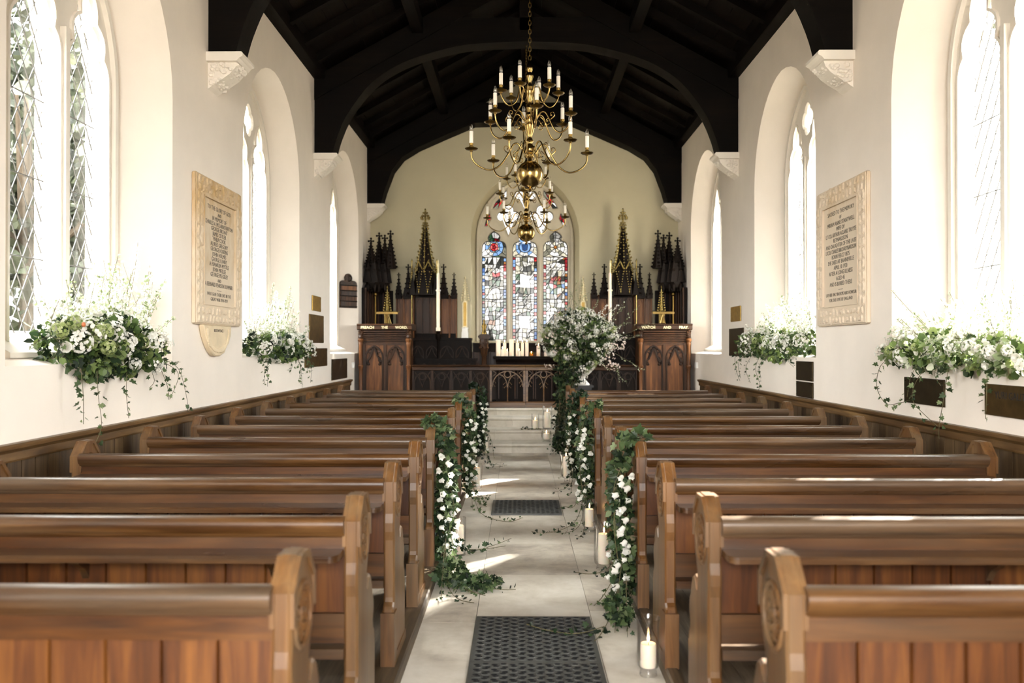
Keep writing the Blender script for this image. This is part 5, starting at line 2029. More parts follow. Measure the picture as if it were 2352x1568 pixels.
for side in (-1, 1):
    a, b = (-1.715, xg0 - 0.002) if side < 0 else (xg1 + 0.002, mir(-1.715))
    t = thing('altar_rail', 'dark panelled altar rail to the %s of the gates' % ('left' if side < 0 else 'right'), 'rail', ((a + b) / 2, YR, ZC), 'altar rails')
    mb = MB()
    rail_top(mb, a, b)
    mb.build('top_rail', M['carved_x'], t)
    mb = MB()
    mb.box(a, b, YR - 0.015, YR + 0.03, ZC, ZRL - 0.086)
    mb.box(a, b, YR - 0.03, YR + 0.03, ZC, ZC + 0.09)
    mb.build('backing', M['dark_carved'], t)
    n = 4
    for i in range(n):
        p0, p1 = a + (b - a) * i / n, a + (b - a) * (i + 1) / n
        mb = MB()
        mb.box(p0 + 0.0, p0 + 0.03, YR - 0.032, YR - 0.015, ZC + 0.09, ZRL - 0.09)
        mb.box(p1 - 0.012, p1, YR - 0.032, YR - 0.015, ZC + 0.09, ZRL - 0.09)
        q0, q1 = p0 + 0.03, p1 - 0.012
        c, hw = (q0 + q1) / 2, (q1 - q0) / 2
        mb.rib(opening(hw - 0.006, ZC + 0.1, ZC + 0.40, 0.17, c, 8), 0.014, -0.014, 0, gy(YR - 0.0155))
        mb.rib(circle(c, ZC + 0.50, 0.05, 16), 0.011, -0.014, 0, gy(YR - 0.0155), closed=True)
        for s in (-1, 1):
            mb.rib([(c + s * hw * 0.9, ZC + 0.58), (c + s * hw * 0.55, ZC + 0.50), (c + s * hw * 0.2, ZC + 0.42), (c, ZC + 0.33)], 0.01, -0.014, 0, gy(YR - 0.0155))
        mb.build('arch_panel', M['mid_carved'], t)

# small white box on the wall by each pulpit
for side in (-1, 1):
    mb = MB()
    xw = XL if side < 0 else XR
    x = sorted((xw + (0.002 if side < 0 else -0.002), xw + (0.03 if side < 0 else -0.03)))
    mb.box(x[0], x[1], 13.78, 13.90, 1.17, 1.26)
    mb.box(x[0] + 0.006, x[1] + (0.004 if side < 0 else -0.004), 13.80, 13.88, 1.19, 1.24)
    tag(mb.build('switch_box', M['white_plastic']), 'small white switch box on the wall beside the %s pulpit' % ('left' if side < 0 else 'right'), 'switch')


# ------------------------------------------------------------------ plants
def rdir(r):
    while True:
        v = Vector((r.uniform(-1, 1), r.uniform(-1, 1), r.uniform(-1, 1)))
        if 0.05 < v.length < 1:
            return v.normalized()


OVAL = [(0, 0), (0.42, 0.28), (0.40, 0.62), (0, 1.0)]
IVY = [(0, 0), (0.34, -0.12), (0.52, 0.10), (0.30, 0.26), (0.50, 0.52), (0.20, 0.60), (0, 1.0)]
NARROW = [(0, 0), (0.16, 0.35), (0.12, 0.7), (0, 1.0)]
ROUND = [(0, 0), (0.45, 0.15), (0.55, 0.55), (0.3, 0.92), (0, 1.0)]


def leaf(mb, p, d, nrm, size, shape, mi=0, fold=0.22, width=1.0):
    d = Vector(d).normalized()
    s = d.cross(Vector(nrm))
    if s.length < 1e-4:
        s = d.cross(Vector((0.3, 0.5, 0.8)))
    s.normalize()
    n = s.cross(d)
    p = Vector(p)
    k = len(shape)
    vs = []
    for x, y in shape:
        vs.append(tuple(p + d * (y * size) + s * (x * size * width) + n * (abs(x) * fold * size)))
    for x, y in shape[1:-1]:
        vs.append(tuple(p + d * (y * size) - s * (x * size * width) + n * (abs(x) * fold * size)))
    f1 = tuple(range(k))
    f2 = (0,) + tuple([k - 1]) + tuple(range(k + (k - 3), k - 1, -1))
    mb.add(vs, [f1, f2], mi)


def foliage(mb, clumps, n, sizes, shapes, r, mis=(0,), up=0.35, shell=0.55):
    """leaves filling a set of ellipsoids (centre, radii), facing outward"""
    tot = sum(c[1][0] * c[1][1] * c[1][2] for c in clumps)
    for c, rad in clumps:
        k = int(n * rad[0] * rad[1] * rad[2] / tot)
        for _ in range(k):
            d = rdir(r)
            q = shell + (1 - shell) * r.random() ** 0.5
            p = Vector((c[0] + d.x * rad[0] * q, c[1] + d.y * rad[1] * q, c[2] + d.z * rad[2] * q))
            dr = (d + rdir(r) * 0.9 + Vector((0, 0, -up * 0.5))).normalized()
            nr = (d * 0.7 + rdir(r) * 0.7 + Vector((0, 0, up))).normalized()
            leaf(mb, p, dr, nr, r.uniform(*sizes), r.choice(shapes), r.choice(mis))


def trail(mb, pts, r, size=(0.028, 0.05), step=0.03, shape=IVY, mi=0, ms=1, rad=0.0022, jitter=0.0, taper=True, spread=0.022):
    """a stem along pts with leaves to both sides"""
    line = [Vector(p) for p in smooth_line(pts, 6)]
    mb.tube([tuple(p) for p in line], rad, 4, ms)
    acc, k = 0.0, 0
    total = sum((line[i + 1] - line[i]).length for i in range(len(line) - 1)) or 1
    dist = 0.0
    for i in range(len(line) - 1):
        seg = line[i + 1] - line[i]
        acc += seg.length
        dist += seg.length
        if acc >= step:
            acc = 0
            k += 1
            t = seg.normalized()
            side = t.cross(rdir(r)).normalized()
            f = 1 - 0.5 * dist / total if taper else 1
            q = line[i] + side * r.uniform(0, spread)
            leaf(mb, q, (side + t * 0.4 + Vector((0, 0, -0.3))).normalized(), rdir(r) + Vector((0, 0, 0.8)), r.uniform(*size) * f, shape, mi)


def make_proto(name, fn, mats, smooth=True):
    mb = MB()
    fn(mb)
    me_o = mb.build(name, mats, None, smooth=smooth, origin=(0, 0, 0), angle=70)
    COL.objects.unlink(me_o)
    me = me_o.data
    bpy.data.objects.remove(me_o)
    return me


def f_bell(mb):
    n = 10
    vs, fs = [], []
    prof = [(0.004, 0.0), (0.014, 0.005), (0.017, 0.016), (0.0165, 0.026), (0.023, 0.036)]
    for i, (q, z) in enumerate(prof):
        for k in range(n):
            w = 2 * PI * k / n
            e = 1.0 if i < 3 else (1.12 if k % 2 == 0 else 0.86)
            vs.append((q * e * math.cos(w), q * e * math.sin(w), z + (0.006 if i == 4 and k % 2 == 0 else 0)))
    for i in range(len(prof) - 1):
        for k in range(n):
            fs.append((i * n + k, i * n + (k + 1) % n, (i + 1) * n + (k + 1) % n, (i + 1) * n + k))
    fs.append(tuple(range(n - 1, -1, -1)))
    mb.add(vs, fs, 0)
    mb.lathe([(0.005, -0.008), (0.0065, 0.0), (0.004, 0.006)], n=6, mi=1)


def f_rose(mb):
    r = random.Random(8)
    for ring, (cnt, rad, z, sz, op) in enumerate(((4, 0.004, 0.012, 0.022, 0.25), (5, 0.009, 0.008, 0.028, 0.55), (6, 0.012, 0.003, 0.032, 1.0), (7, 0.014, 0.0, 0.034, 1.5))):
        for k in range(cnt):
            w = 2 * PI * k / cnt + ring * 0.5
            o = Vector((math.cos(w), math.sin(w), 0))
            leaf(mb, o * rad + Vector((0, 0, z)), o * op + Vector((0, 0, 1.0)), o + Vector((0, 0, 0.1)), sz, ROUND, 0, -0.25, 1.2)


def f_umbel(mb):
    """flat head of tiny white florets"""
    r = random.Random(12)
    for i in range(64):
        d = rdir(r)
        d.z = abs(d.z)
        p = Vector((d.x * 0.045, d.y * 0.045, d.z * 0.026))
        nrm = (d + Vector((0, 0, 0.6))).normalized()
        a = nrm.cross(rdir(r)).normalized()
        b = nrm.cross(a)
        q = 0.008
        mb.add([tuple(p + a * q), tuple(p + b * q), tuple(p - a * q), tuple(p - b * q)], [(0, 1, 2, 3)], 0)
        if i % 4 == 0:
            mb.tube([(0, 0, -0.04), tuple(p)], 0.0009, 3, 1)


def f_snow(mb):
    """round guelder-like ball of florets"""
    r = random.Random(5)
    for i in range(90):
        d = rdir(r)
        p = d * 0.036
        a = d.cross(rdir(r)).normalized()
        b = d.cross(a)
        q = 0.0095
        mb.add([tuple(p + a * q), tuple(p + b * q + d * 0.002), tuple(p - a * q), tuple(p - b * q + d * 0.002)], [(0, 1, 2, 3)], 0)


def f_spray(mb):
    """loose spray of small five-petalled blossoms on fine stalks"""
    r = random.Random(17)
    for i in range(15):
        d = rdir(r)
        d.z = abs(d.z) * 0.9 + 0.15
        p = d.normalized() * r.uniform(0.035, 0.075)
        mb.tube([(0, 0, 0), tuple(p)], 0.0008, 3, 1)
        for k in range(5):
            w = 2 * PI * k / 5
            a = d.cross(Vector((0.3, 0.2, 0.9))).normalized()
            b = d.cross(a).normalized()
            o = a * math.cos(w) + b * math.sin(w)
            leaf(mb, p, o + d * 0.4, d, 0.013, ROUND, 0, 0.1)


PB = {'bell': make_proto('bell_flower', f_bell, [M['petal'], M['ivy']]),
      'rose': make_proto('white_rose', f_rose, [M['petal']], False),
      'umbel': make_proto('lace_flower', f_umbel, [M['petal'], M['sprig']], False),
      'snow': make_proto('guelder_ball', f_snow, [M['petal']], False),
      'green': make_proto('green_guelder_ball', f_snow, [M['petal_green']], False),
      'spray': make_proto('blossom_spray', f_spray, [M['petal'], M['stem']], False),
      'blush': make_proto('blush_spray', f_spray, [M['petal_blush'], M['stem']], False)}
PNAME = {'bell': 'bell_flower', 'rose': 'white_rose', 'umbel': 'lace_flower', 'snow': 'guelder_ball', 'green': 'guelder_ball', 'spray': 'blossom_spray', 'blush': 'blossom_spray'}


def blossom(kind, parent, p, d, s, r):
    o = bpy.data.objects.new(PNAME[kind], PB[kind])
    COL.objects.link(o)
    o.parent = parent
    o.location = Vector(p) - wloc(parent)
    o.rotation_mode = 'QUATERNION'
    o.rotation_quaternion = Vector(d).to_track_quat('Z', 'Y')
    o.scale = (s, s, s)
    return o


def spike(parent, p, q, r, kind='white', fat=0.022, name='flower_spike'):
    """upright stem set with florets, denser towards the foot"""
    mb = MB()
    p, q = Vector(p), Vector(q)
    L = (q - p).length
    mid = (p + q) / 2 + rdir(r) * 0.06 * L
    line = [Vector(v) for v in smooth_line([tuple(p), tuple(mid), tuple(q)], 8)]
    mb.tube([tuple(v) for v in line], 0.0018, 4, 1)
    n = int(L / 0.0065)
    for i in range(n):
        t = (i + r.random()) / n
        k = min(int(t * (len(line) - 1)), len(line) - 2)
        base = line[k].lerp(line[k + 1], t * (len(line) - 1) - k)
        tt = (line[k + 1] - line[k]).normalized()
        side = tt.cross(rdir(r)).normalized()
        rad = fat * (1 - 0.75 * t) * (0.2 if t < 0.18 else 1)
        leaf(mb, base + side * rad * r.random(), side + tt * 0.5, rdir(r), r.uniform(0.017, 0.031) * (1 - 0.45 * t), ROUND if kind == 'white' else NARROW if kind == 'fine' else OVAL, 0)
    m = {'white': M['petal'], 'sage': M['sprig'], 'green': M['leaf'], 'fine': M['sprig'], 'blush': M['petal_blush'], 'dark': M['burgundy']}[kind]
    return mb.build(name, [m, M['stem']], parent, recalc=False)


def twig(parent, p, q, r, m='sprig', n=7, leafs=True):
    """bare branching twig with a few small leaves"""
    mb = MB()
    p, q = Vector(p), Vector(q)
    L = (q - p).length
    line = smooth_line([tuple(p), tuple(p.lerp(q, 0.5) + rdir(r) * L * 0.07), tuple(q)], 5)
    mb.tube(line, [0.003 - 0.002 * i / (len(line) - 1) for i in range(len(line))], 4, 1)
    for k in range(n):
        t = 0.25 + 0.75 * k / n
        b = Vector(line[int(t * (len(line) - 1))])
        d = ((q - p).normalized() + rdir(r) * 0.7).normalized()
        e = b + d * L * r.uniform(0.12, 0.3)
        mb.tube([tuple(b), tuple(b.lerp(e, 0.5) + rdir(r) * 0.008), tuple(e)], 0.0011, 3, 1)
        if leafs:
            for _ in range(5):
                c = b.lerp(e, r.uniform(0.3, 1.0))
                leaf(mb, c, rdir(r), rdir(r), r.uniform(0.012, 0.022), OVAL, 0)
    return mb.build('twig', [M[m], M['stem']], parent, recalc=False)


def fine_cloud(parent, stems, r, m='petal', leafm='sprig'):
    """airy stalks thick with tiny florets: stems is a list of (foot, tip)"""
    mb = MB()
    for p, q in stems:
        p, q = Vector(p), Vector(q)
        L = (q - p).length
        c = p.lerp(q, 0.5) + rdir(r) * L * 0.08
        mb.tube([tuple(p), tuple(c), tuple(q)], 0.0011, 3, 1)
        for k in range(int(L / 0.011)):
            t = 0.25 + 0.75 * r.random()
            b = (p * (1 - t) ** 2 + c * 2 * t * (1 - t) + q * t * t) + rdir(r) * r.uniform(0.004, 0.03)
            s_ = r.uniform(0.007, 0.015)
            d = rdir(r)
            a = d.cross(rdir(r)).normalized() * s_
            e = d.cross(a).normalized() * s_
            mi = 0 if r.random() < 0.62 else 2
            mb.add([tuple(b + a), tuple(b + e), tuple(b - a), tuple(b - e)], [(0, 1, 2, 3)], mi)
    return tag(mb.build('fine_blossom', [M[m], M['stem'], M[leafm]], parent, recalc=False), kind='stuff')


# ------------------------------------------------------------------ flowers on the window sills
def sill_flowers(name, label, xw, s, ya, yb, zc, seed, n_leaf, height, trails, spikes, kinds, green=1.0, leafmats=('leaf', 'ivy_dark')):
    r = random.Random(seed)
    ym = (ya + yb) / 2
    t = thing(name, label, 'flowers', (xw - s * 0.08, ym, 1.405), 'window sill flower arrangements')
    clumps = []
    n = 6
    for i in range(n):
        q = (i + 0.5) / n
        y = ya + (yb - ya) * q
        e = 1 - abs(q - 0.5) * 0.9
        clumps.append(((xw - s * 0.04 + s * r.uniform(0.0, 0.10), y, zc + r.uniform(-0.03, 0.03)), (0.15, (yb - ya) / n * 0.95, height * e)))
    mb = MB()
    foliage(mb, clumps, int(n_leaf * 0.9), (0.032, 0.066), (OVAL, IVY, OVAL, ROUND), r, (0, 0, 1), shell=0.35)
    foliage(mb, clumps, int(n_leaf * 0.7), (0.016, 0.036), (OVAL, NARROW), r, (0, 1), shell=0.7)
    tag(mb.build('foliage', [M[leafmats[0]], M[leafmats[1]]], t, recalc=False), kind='stuff')
    # moss and stems lying on the sill
    mb = MB()
    for i in range(60):
        y = r.uniform(ya + 0.05, yb - 0.05)
        p = Vector((xw - s * r.uniform(0.02, 0.24), y, 1.43))
        mb.tube([tuple(p), tuple(p + Vector((s * r.uniform(-0.05, 0.1), r.uniform(-0.12, 0.12), r.uniform(0.02, 0.16))))], 0.003, 4)
    tag(mb.build('stems', M['stem'], t, recalc=False), kind='stuff')
    for kind, cnt, sc in kinds:
        for i in range(cnt):
            c, rad = r.choice(clumps)
            d = rdir(r)
            d.x = abs(d.x) * s
            d.z = d.z * 0.7 + 0.35
            d.normalize()
            p = (c[0] + d.x * rad[0] * 1.02, c[1] + d.y * rad[1], c[2] + d.z * rad[2] * 1.05)
            blossom(kind, t, p, d + Vector((0, -0.3, 0)), sc * r.uniform(0.8, 1.2), r)
    for (y0, z0, y1, z1, kind) in spikes:
        dx = r.uniform(-0.12, 0.10)
        spike(t, (xw - s * 0.05, y0, z0), (xw + s * dx, y1, z1), r, kind, 0.04 if kind == 'white' else 0.03)
    st_ = []
    pk = max(spikes, key=lambda q: q[3])
    for i in range(95):
        y = ya + (yb - ya) * r.random()
        q = max(0.15, 1 - abs(y - pk[0]) / ((yb - ya) * 0.6))
        st_.append(((xw + s * r.uniform(-0.1, 0.08), y, zc + 0.02), (xw + s * r.uniform(-0.16, 0.13), y + r.uniform(-0.2, 0.2), zc + height + (pk[3] - zc - height) * q * r.uniform(0.15, 0.8))))
    fine_cloud(t, st_, r)
    for pts in trails:
        mb = MB()
        P = [(xw + s * x, y, z) for x, y, z in pts]
        trail(mb, P, r, (0.032, 0.06), 0.016, spread=0.03)
        mb.build('ivy_trail', [M['ivy'], M['stem']], t, recalc=False)
    return t


def rand_spikes(r, n, ya, yb, z0, peak_y, peak_z, kinds):
    out = []
    for i in range(n):
        y = ya + (yb - ya) * (i + r.random()) / n
        q = max(0.0, 1 - abs(y - peak_y) / ((yb - ya) * 0.62))
        z1 = z0 + 0.12 + (peak_z - z0 - 0.12) * (0.25 + 0.75 * q) * r.uniform(0.62, 1.0)
        out.append((y, z0, y + (y - peak_y) * 0.18 + r.uniform(-0.1, 0.1), z1, r.choice(kinds)))
    return out


r0 = random.Random(31)
sill_flowers('sill_flowers', 'flowers and ivy on the sill of the near left window, orange bud at one side', XL, 1, 5.0, 6.08, 1.50, 1, 1700, 0.23,
             [[(0.10, 5.05, 1.38), (0.13, 5.02, 1.2), (0.10, 5.08, 1.05)], [(0.12, 5.2, 1.36), (0.15, 5.16, 1.2), (0.12, 5.26, 1.02), (0.10, 5.2, 0.9)],
              [(0.12, 5.6, 1.35), (0.14, 5.55, 1.2), (0.12, 5.63, 1.04)], [(0.12, 5.95, 1.36), (0.13, 6.0, 1.27), (0.11, 5.97, 1.22)],
              [(0.12, 6.15, 1.42), (0.16, 6.35, 1.34), (0.14, 6.55, 1.14), (0.09, 6.72, 1.0)], [(0.12, 6.1, 1.38), (0.14, 6.2, 1.22), (0.11, 6.3, 1.12)],
              [(0.1, 6.2, 1.4), (0.12, 6.45, 1.3), (0.08, 6.4, 1.12)], [(0.05, 4.95, 1.5), (0.08, 4.75, 1.56), (0.05, 4.6, 1.5)]],
             rand_spikes(r0, 16, 5.0, 6.2, 1.55, 5.75, 2.2, ['white', 'sage', 'fine', 'white', 'sage']) +
             [(5.9, 1.6, 6.05, 2.24, 'white'), (6.05, 1.55, 6.32, 1.9, 'sage'), (6.1, 1.5, 6.5, 1.72, 'sage')],
             [('rose', 9, 0.75), ('umbel', 8, 1.3), ('snow', 7, 1.0), ('green', 16, 1.2), ('spray', 6, 1.2)])
mb = MB()
sl1 = [o for o in COL.objects if o.name == 'sill_flowers'][0]
mb.ball((XL + 0.14, 5.0, 1.63), 0.012, (1, 1, 1.2), 8, 6)
tag(mb.build('orange_bud', mat_plain('orange_petal', lin('#b8683c'), 0.6), sl1, smooth=True), 'orange bud')
sill_flowers('sill_flowers', 'white and green flowers on the middle left window sill, ivy trailing below', XL, 1, 8.55, 10.55, 1.50, 2, 1300, 0.17,
             [[(0.10, 8.65, 1.40), (0.13, 8.60, 1.28), (0.10, 8.72, 1.12)], [(0.10, 8.8, 1.38), (0.12, 8.75, 1.25), (0.09, 8.85, 1.1)], [(0.10, 9.9, 1.40), (0.14, 10.0, 1.28), (0.1, 10.05, 1.1)],
              [(0.10, 10.2, 1.42), (0.14, 10.35, 1.3), (0.1, 10.4, 1.18)], [(0.10, 10.4, 1.42), (0.13, 10.55, 1.3), (0.08, 10.75, 1.15), (0.06, 10.8, 1.06)], [(0.10, 10.0, 1.40), (0.12, 10.1, 1.22), (0.08, 10.3, 1.02)],
              [(0.10, 9.6, 1.40), (0.14, 9.62, 1.3), (0.1, 9.66, 1.22)]],
             rand_spikes(r0, 20, 8.7, 10.3, 1.5, 9.7, 2.25, ['white', 'sage', 'fine', 'white', 'sage']),
             [('rose', 9, 0.75), ('umbel', 10, 1.3), ('snow', 8, 1.2), ('spray', 10, 1.2)])
sill_flowers('sill_flowers', 'pale flowers on the middle right window sill above two dark plaques', XR, -1, 8.5, 10.6, 1.53, 3, 1100, 0.19,
             [[(0.10, 10.5, 1.42), (0.14, 10.7, 1.3), (0.1, 10.75, 1.12)], [(0.10, 10.2, 1.42), (0.14, 10.35, 1.25), (0.1, 10.3, 1.08)], [(0.10, 9.9, 1.40), (0.12, 10.0, 1.25), (0.09, 9.95, 1.1), (0.07, 10.05, 1.0)],
              [(0.10, 10.6, 1.44), (0.14, 10.85, 1.38), (0.1, 10.95, 1.2), (0.07, 10.9, 1.08)], [(0.10, 8.8, 1.42), (0.13, 8.75, 1.36), (0.09, 8.7, 1.3)], [(0.10, 9.7, 1.40), (0.13, 9.8, 1.28), (0.1, 9.85, 1.15)]],
             rand_spikes(r0, 24, 8.6, 10.5, 1.52, 9.25, 2.2, ['white', 'sage', 'fine', 'white', 'fine']),
             [('rose', 8, 0.75), ('umbel', 10, 1.3), ('snow', 8, 1.2), ('spray', 12, 1.2), ('green', 4, 1.0)], leafmats=('leaf', 'ivy'))
sill_flowers('sill_flowers', 'sunlit flowers on the near right window sill, ivy hanging over two plaques', XR, -1, 4.7, 6.45, 1.47, 4, 1100, 0.14,
             [[(0.10, 6.35, 1.44), (0.14, 6.5, 1.36), (0.12, 6.62, 1.2), (0.1, 6.5, 1.08), (0.08, 6.3, 1.10), (0.08, 6.15, 1.13)], [(0.10, 5.95, 1.40), (0.14, 6.0, 1.3), (0.1, 6.15, 1.15)],
              [(0.10, 5.8, 1.40), (0.13, 5.95, 1.26), (0.1, 6.05, 1.12), (0.08, 5.75, 0.98)], [(0.10, 5.55, 1.40), (0.13, 5.55, 1.2), (0.1, 5.68, 1.0), (0.07, 5.75, 0.9)],
              [(0.10, 5.1, 1.38), (0.13, 5.05, 1.25), (0.1, 5.12, 1.08)], [(0.08, 6.3, 1.45), (0.09, 6.5, 1.45), (0.06, 6.75, 1.47)], [(0.10, 5.7, 1.38), (0.13, 5.68, 1.32), (0.1, 5.66, 1.25)]],
             rand_spikes(r0, 18, 4.75, 6.3, 1.5, 5.1, 2.0, ['white', 'sage', 'fine', 'white', 'sage']) +
             [(6.0, 1.5, 6.4, 1.75, 'sage'), (5.9, 1.5, 6.45, 1.92, 'fine'), (6.2, 1.48, 6.6, 1.56, 'sage'), (6.0, 1.5, 6.5, 1.62, 'fine')],
             [('rose', 9, 0.75), ('umbel', 8, 1.2), ('snow', 6, 1.1), ('spray', 8, 1.2), ('green', 4, 1.0)], leafmats=('leaf', 'sprig'))


# ------------------------------------------------------------------ ivy garlands on the pew ends
def garland(side, k, label, seed, n_leaf, n_bell, z_low, floor_tails, mats=('ivy', 'ivy_dark'), floor_clumps=()):
    r = random.Random(seed)
    s = 1 if side == 'left' else -1         # towards the aisle
    xf = XA[side] + s * 0.036
    yc = Y0 + PITCH * k - 0.01
    t = thing('ivy_garland', label, 'garland', (xf + s * 0.06, yc, z_low), 'ivy garlands on the pew ends')
    clumps = []
    n = 7
    for i in range(n):
        q = i / (n - 1)
        z = 0.90 - (0.90 - z_low - 0.08) * q
        clumps.append(((xf + s * (0.055 + 0.02 * math.sin(q * 5)), yc + r.uniform(-0.03, 0.03) - 0.02 * q, z), (0.05 + 0.02 * q, 0.085 + 0.03 * math.sin(q * PI), 0.10)))
    mb = MB()
    foliage(mb, clumps, n_leaf, (0.03, 0.065), (IVY, IVY, OVAL), r, (0, 0, 1), shell=0.3)
    foliage(mb, [((xf - s * 0.03, yc, 0.985), (0.05, 0.07, 0.03))], int(n_leaf * 0.07), (0.04, 0.075), (IVY,), r, (0,), shell=0.4)
    for c_ in floor_clumps:
        foliage(mb, [c_], 150, (0.03, 0.055), (IVY,), r, (0, 0, 1), shell=0.2)
    tag(mb.build('foliage', [M[mats[0]], M[mats[1]]], t, recalc=False), kind='stuff')
    for i in range(n_bell):
        q = 0.14 + 0.8 * (i + r.random()) / n_bell
        z = 0.92 - (0.92 - z_low) * q
        if i % 2:
            p = (xf + s * r.uniform(0.06, 0.135), yc + r.uniform(-0.12, 0.05), z)
        else:
            p = (xf + s * r.uniform(0.01, 0.11), yc - r.uniform(0.10, 0.155), z)
        blossom('bell', t, p, Vector((s * r.uniform(0.2, 1.0), r.uniform(-1.0, 0.3), r.uniform(-0.9, 0.35))), r.uniform(0.7, 1.0), r)
    for i in range(7):
        q = r.random()
        mb = MB()
        y = yc + r.uniform(-0.1, 0.1)
        z = 0.9 - 0.4 * q
        trail(mb, [(xf + s * 0.08, y, z), (xf + s * 0.12, y + r.uniform(-0.08, 0.04), z - 0.15), (xf + s * 0.10, y + r.uniform(-0.08, 0.08), max(z_low, z - 0.36))], r, (0.03, 0.055), 0.03)
        mb.build('ivy_trail', [M['ivy'], M['stem']], t, recalc=False)
    for pts in floor_tails:
        mb = MB()
        trail(mb, pts, r, (0.032, 0.058), 0.02, spread=0.03)
        mb.build('ivy_trail', [M[mats[1]] if r.random() < 0.4 else M[mats[0]], M['stem']], t, recalc=False)
    return t


garland('left', 4, 'lush ivy garland with white bells on the left pew end, nearest the camera', 21, 560, 32, 0.06,
        [[(-0.46, 5.75, 0.35), (-0.40, 5.6, 0.10), (-0.30, 5.45, 0.02), (-0.12, 5.35, 0.015), (-0.02, 5.33, 0.02)],
         [(-0.48, 5.8, 0.3), (-0.42, 5.66, 0.08), (-0.28, 5.62, 0.015), (-0.15, 5.5, 0.02)], [(-0.48, 5.7, 0.2), (-0.44, 5.4, 0.03), (-0.36, 5.15, 0.015), (-0.26, 5.05, 0.02)],
         [(-0.5, 5.7, 0.2), (-0.45, 5.5, 0.03), (-0.30, 5.3, 0.02), (-0.2, 5.2, 0.02)], [(-0.48, 5.85, 0.2), (-0.40, 5.75, 0.03), (-0.34, 5.5, 0.02), (-0.2, 5.45, 0.02)],
         [(-0.48, 5.7, 0.25), (-0.47, 5.3, 0.04), (-0.45, 5.1, 0.015)], [(-0.45, 6.2, 0.12), (-0.36, 6.28, 0.03), (-0.2, 6.5, 0.02), (-0.06, 6.75, 0.02)], [(-0.38, 6.25, 0.05), (-0.25, 6.4, 0.02), (-0.1, 6.5, 0.02)]],
        floor_clumps=[((-0.44, 5.55, 0.075), (0.10, 0.24, 0.05)), ((-0.27, 5.42, 0.045), (0.16, 0.12, 0.025))])
garland('left', 7, 'ivy garland with white bells on the left pew end, second from the camera', 22, 520, 28, 0.10,
        [[(-0.46, 8.5, 0.3), (-0.42, 8.4, 0.08), (-0.36, 8.25, 0.02), (-0.3, 8.1, 0.02)], [(-0.46, 8.5, 0.3), (-0.43, 8.5, 0.08), (-0.34, 8.6, 0.02), (-0.28, 8.5, 0.02)],
         [(-0.47, 8.4, 0.2), (-0.44, 8.2, 0.04), (-0.42, 7.95, 0.02)], [(-0.45, 8.35, 0.2), (-0.4, 8.15, 0.03), (-0.3, 7.7, 0.01), (-0.1, 7.45, 0.01), (0.02, 7.6, 0.01)]])
garland('left', 10, 'dark ivy garland with white bells on the left pew end by the steps', 23, 540, 22, 0.10,
        [[(-0.46, 11.2, 0.3), (-0.4, 11.0, 0.08), (-0.32, 10.8, 0.02), (-0.2, 10.85, 0.02)], [(-0.46, 11.3, 0.3), (-0.38, 11.1, 0.05), (-0.28, 11.0, 0.02), (-0.15, 10.95, 0.02)],
         [(-0.46, 11.1, 0.2), (-0.42, 10.8, 0.03), (-0.36, 10.6, 0.02)], [(-0.46, 11.3, 0.5), (-0.36, 11.3, 0.3), (-0.32, 11.2, 0.06)]], ('ivy_dark', 'ivy_dark'))
garland('right', 3, 'lush ivy garland with white bells on the right pew end, nearest the camera', 24, 540, 36, 0.10,
        [[(0.58, 4.95, 0.3), (0.55, 4.85, 0.1), (0.52, 4.7, 0.02), (0.50, 4.55, 0.015)], [(0.58, 4.9, 0.3), (0.53, 4.8, 0.1), (0.49, 4.75, 0.02), (0.42, 4.5, 0.02), (0.38, 4.4, 0.02)],
         [(0.6, 4.9, 0.25), (0.58, 4.7, 0.06), (0.56, 4.5, 0.02)], [(0.58, 5.0, 0.25), (0.5, 5.1, 0.06), (0.43, 5.0, 0.02)], [(0.45, 4.6, 0.03), (0.3, 4.5, 0.025), (0.15, 4.55, 0.025), (0.04, 4.65, 0.025)],
         [(0.58, 5.1, 0.3), (0.55, 5.5, 0.1), (0.47, 5.7, 0.02), (0.36, 5.75, 0.02)]],
        floor_clumps=[((0.55, 4.78, 0.075), (0.07, 0.2, 0.05))])
garland('right', 6, 'ivy garland with white bells on the right pew end, second from the camera', 25, 520, 30, 0.10,
        [[(0.58, 7.6, 0.3), (0.5, 7.4, 0.06), (0.36, 7.1, 0.02), (0.2, 6.95, 0.02), (0.1, 7.0, 0.02)], [(0.58, 7.6, 0.25), (0.52, 7.3, 0.04), (0.4, 7.0, 0.015), (0.26, 7.02, 0.015)],
         [(0.58, 7.5, 0.2), (0.54, 7.2, 0.03), (0.5, 6.9, 0.02), (0.46, 6.8, 0.02)], [(0.58, 7.7, 0.3), (0.5, 7.9, 0.06), (0.42, 8.1, 0.02), (0.36, 8.0, 0.02)]])
garland('right', 8, 'dark ivy garland with white bells on the right pew end by the steps', 26, 560, 24, 0.10,
        [[(0.58, 9.4, 0.3), (0.52, 9.2, 0.05), (0.42, 9.0, 0.02), (0.34, 8.9, 0.02)], [(0.58, 9.4, 0.2), (0.54, 9.0, 0.03), (0.5, 8.7, 0.02)], [(0.58, 9.6, 0.3), (0.52, 9.8, 0.08), (0.44, 9.9, 0.02)]], ('ivy_dark', 'ivy_dark'))

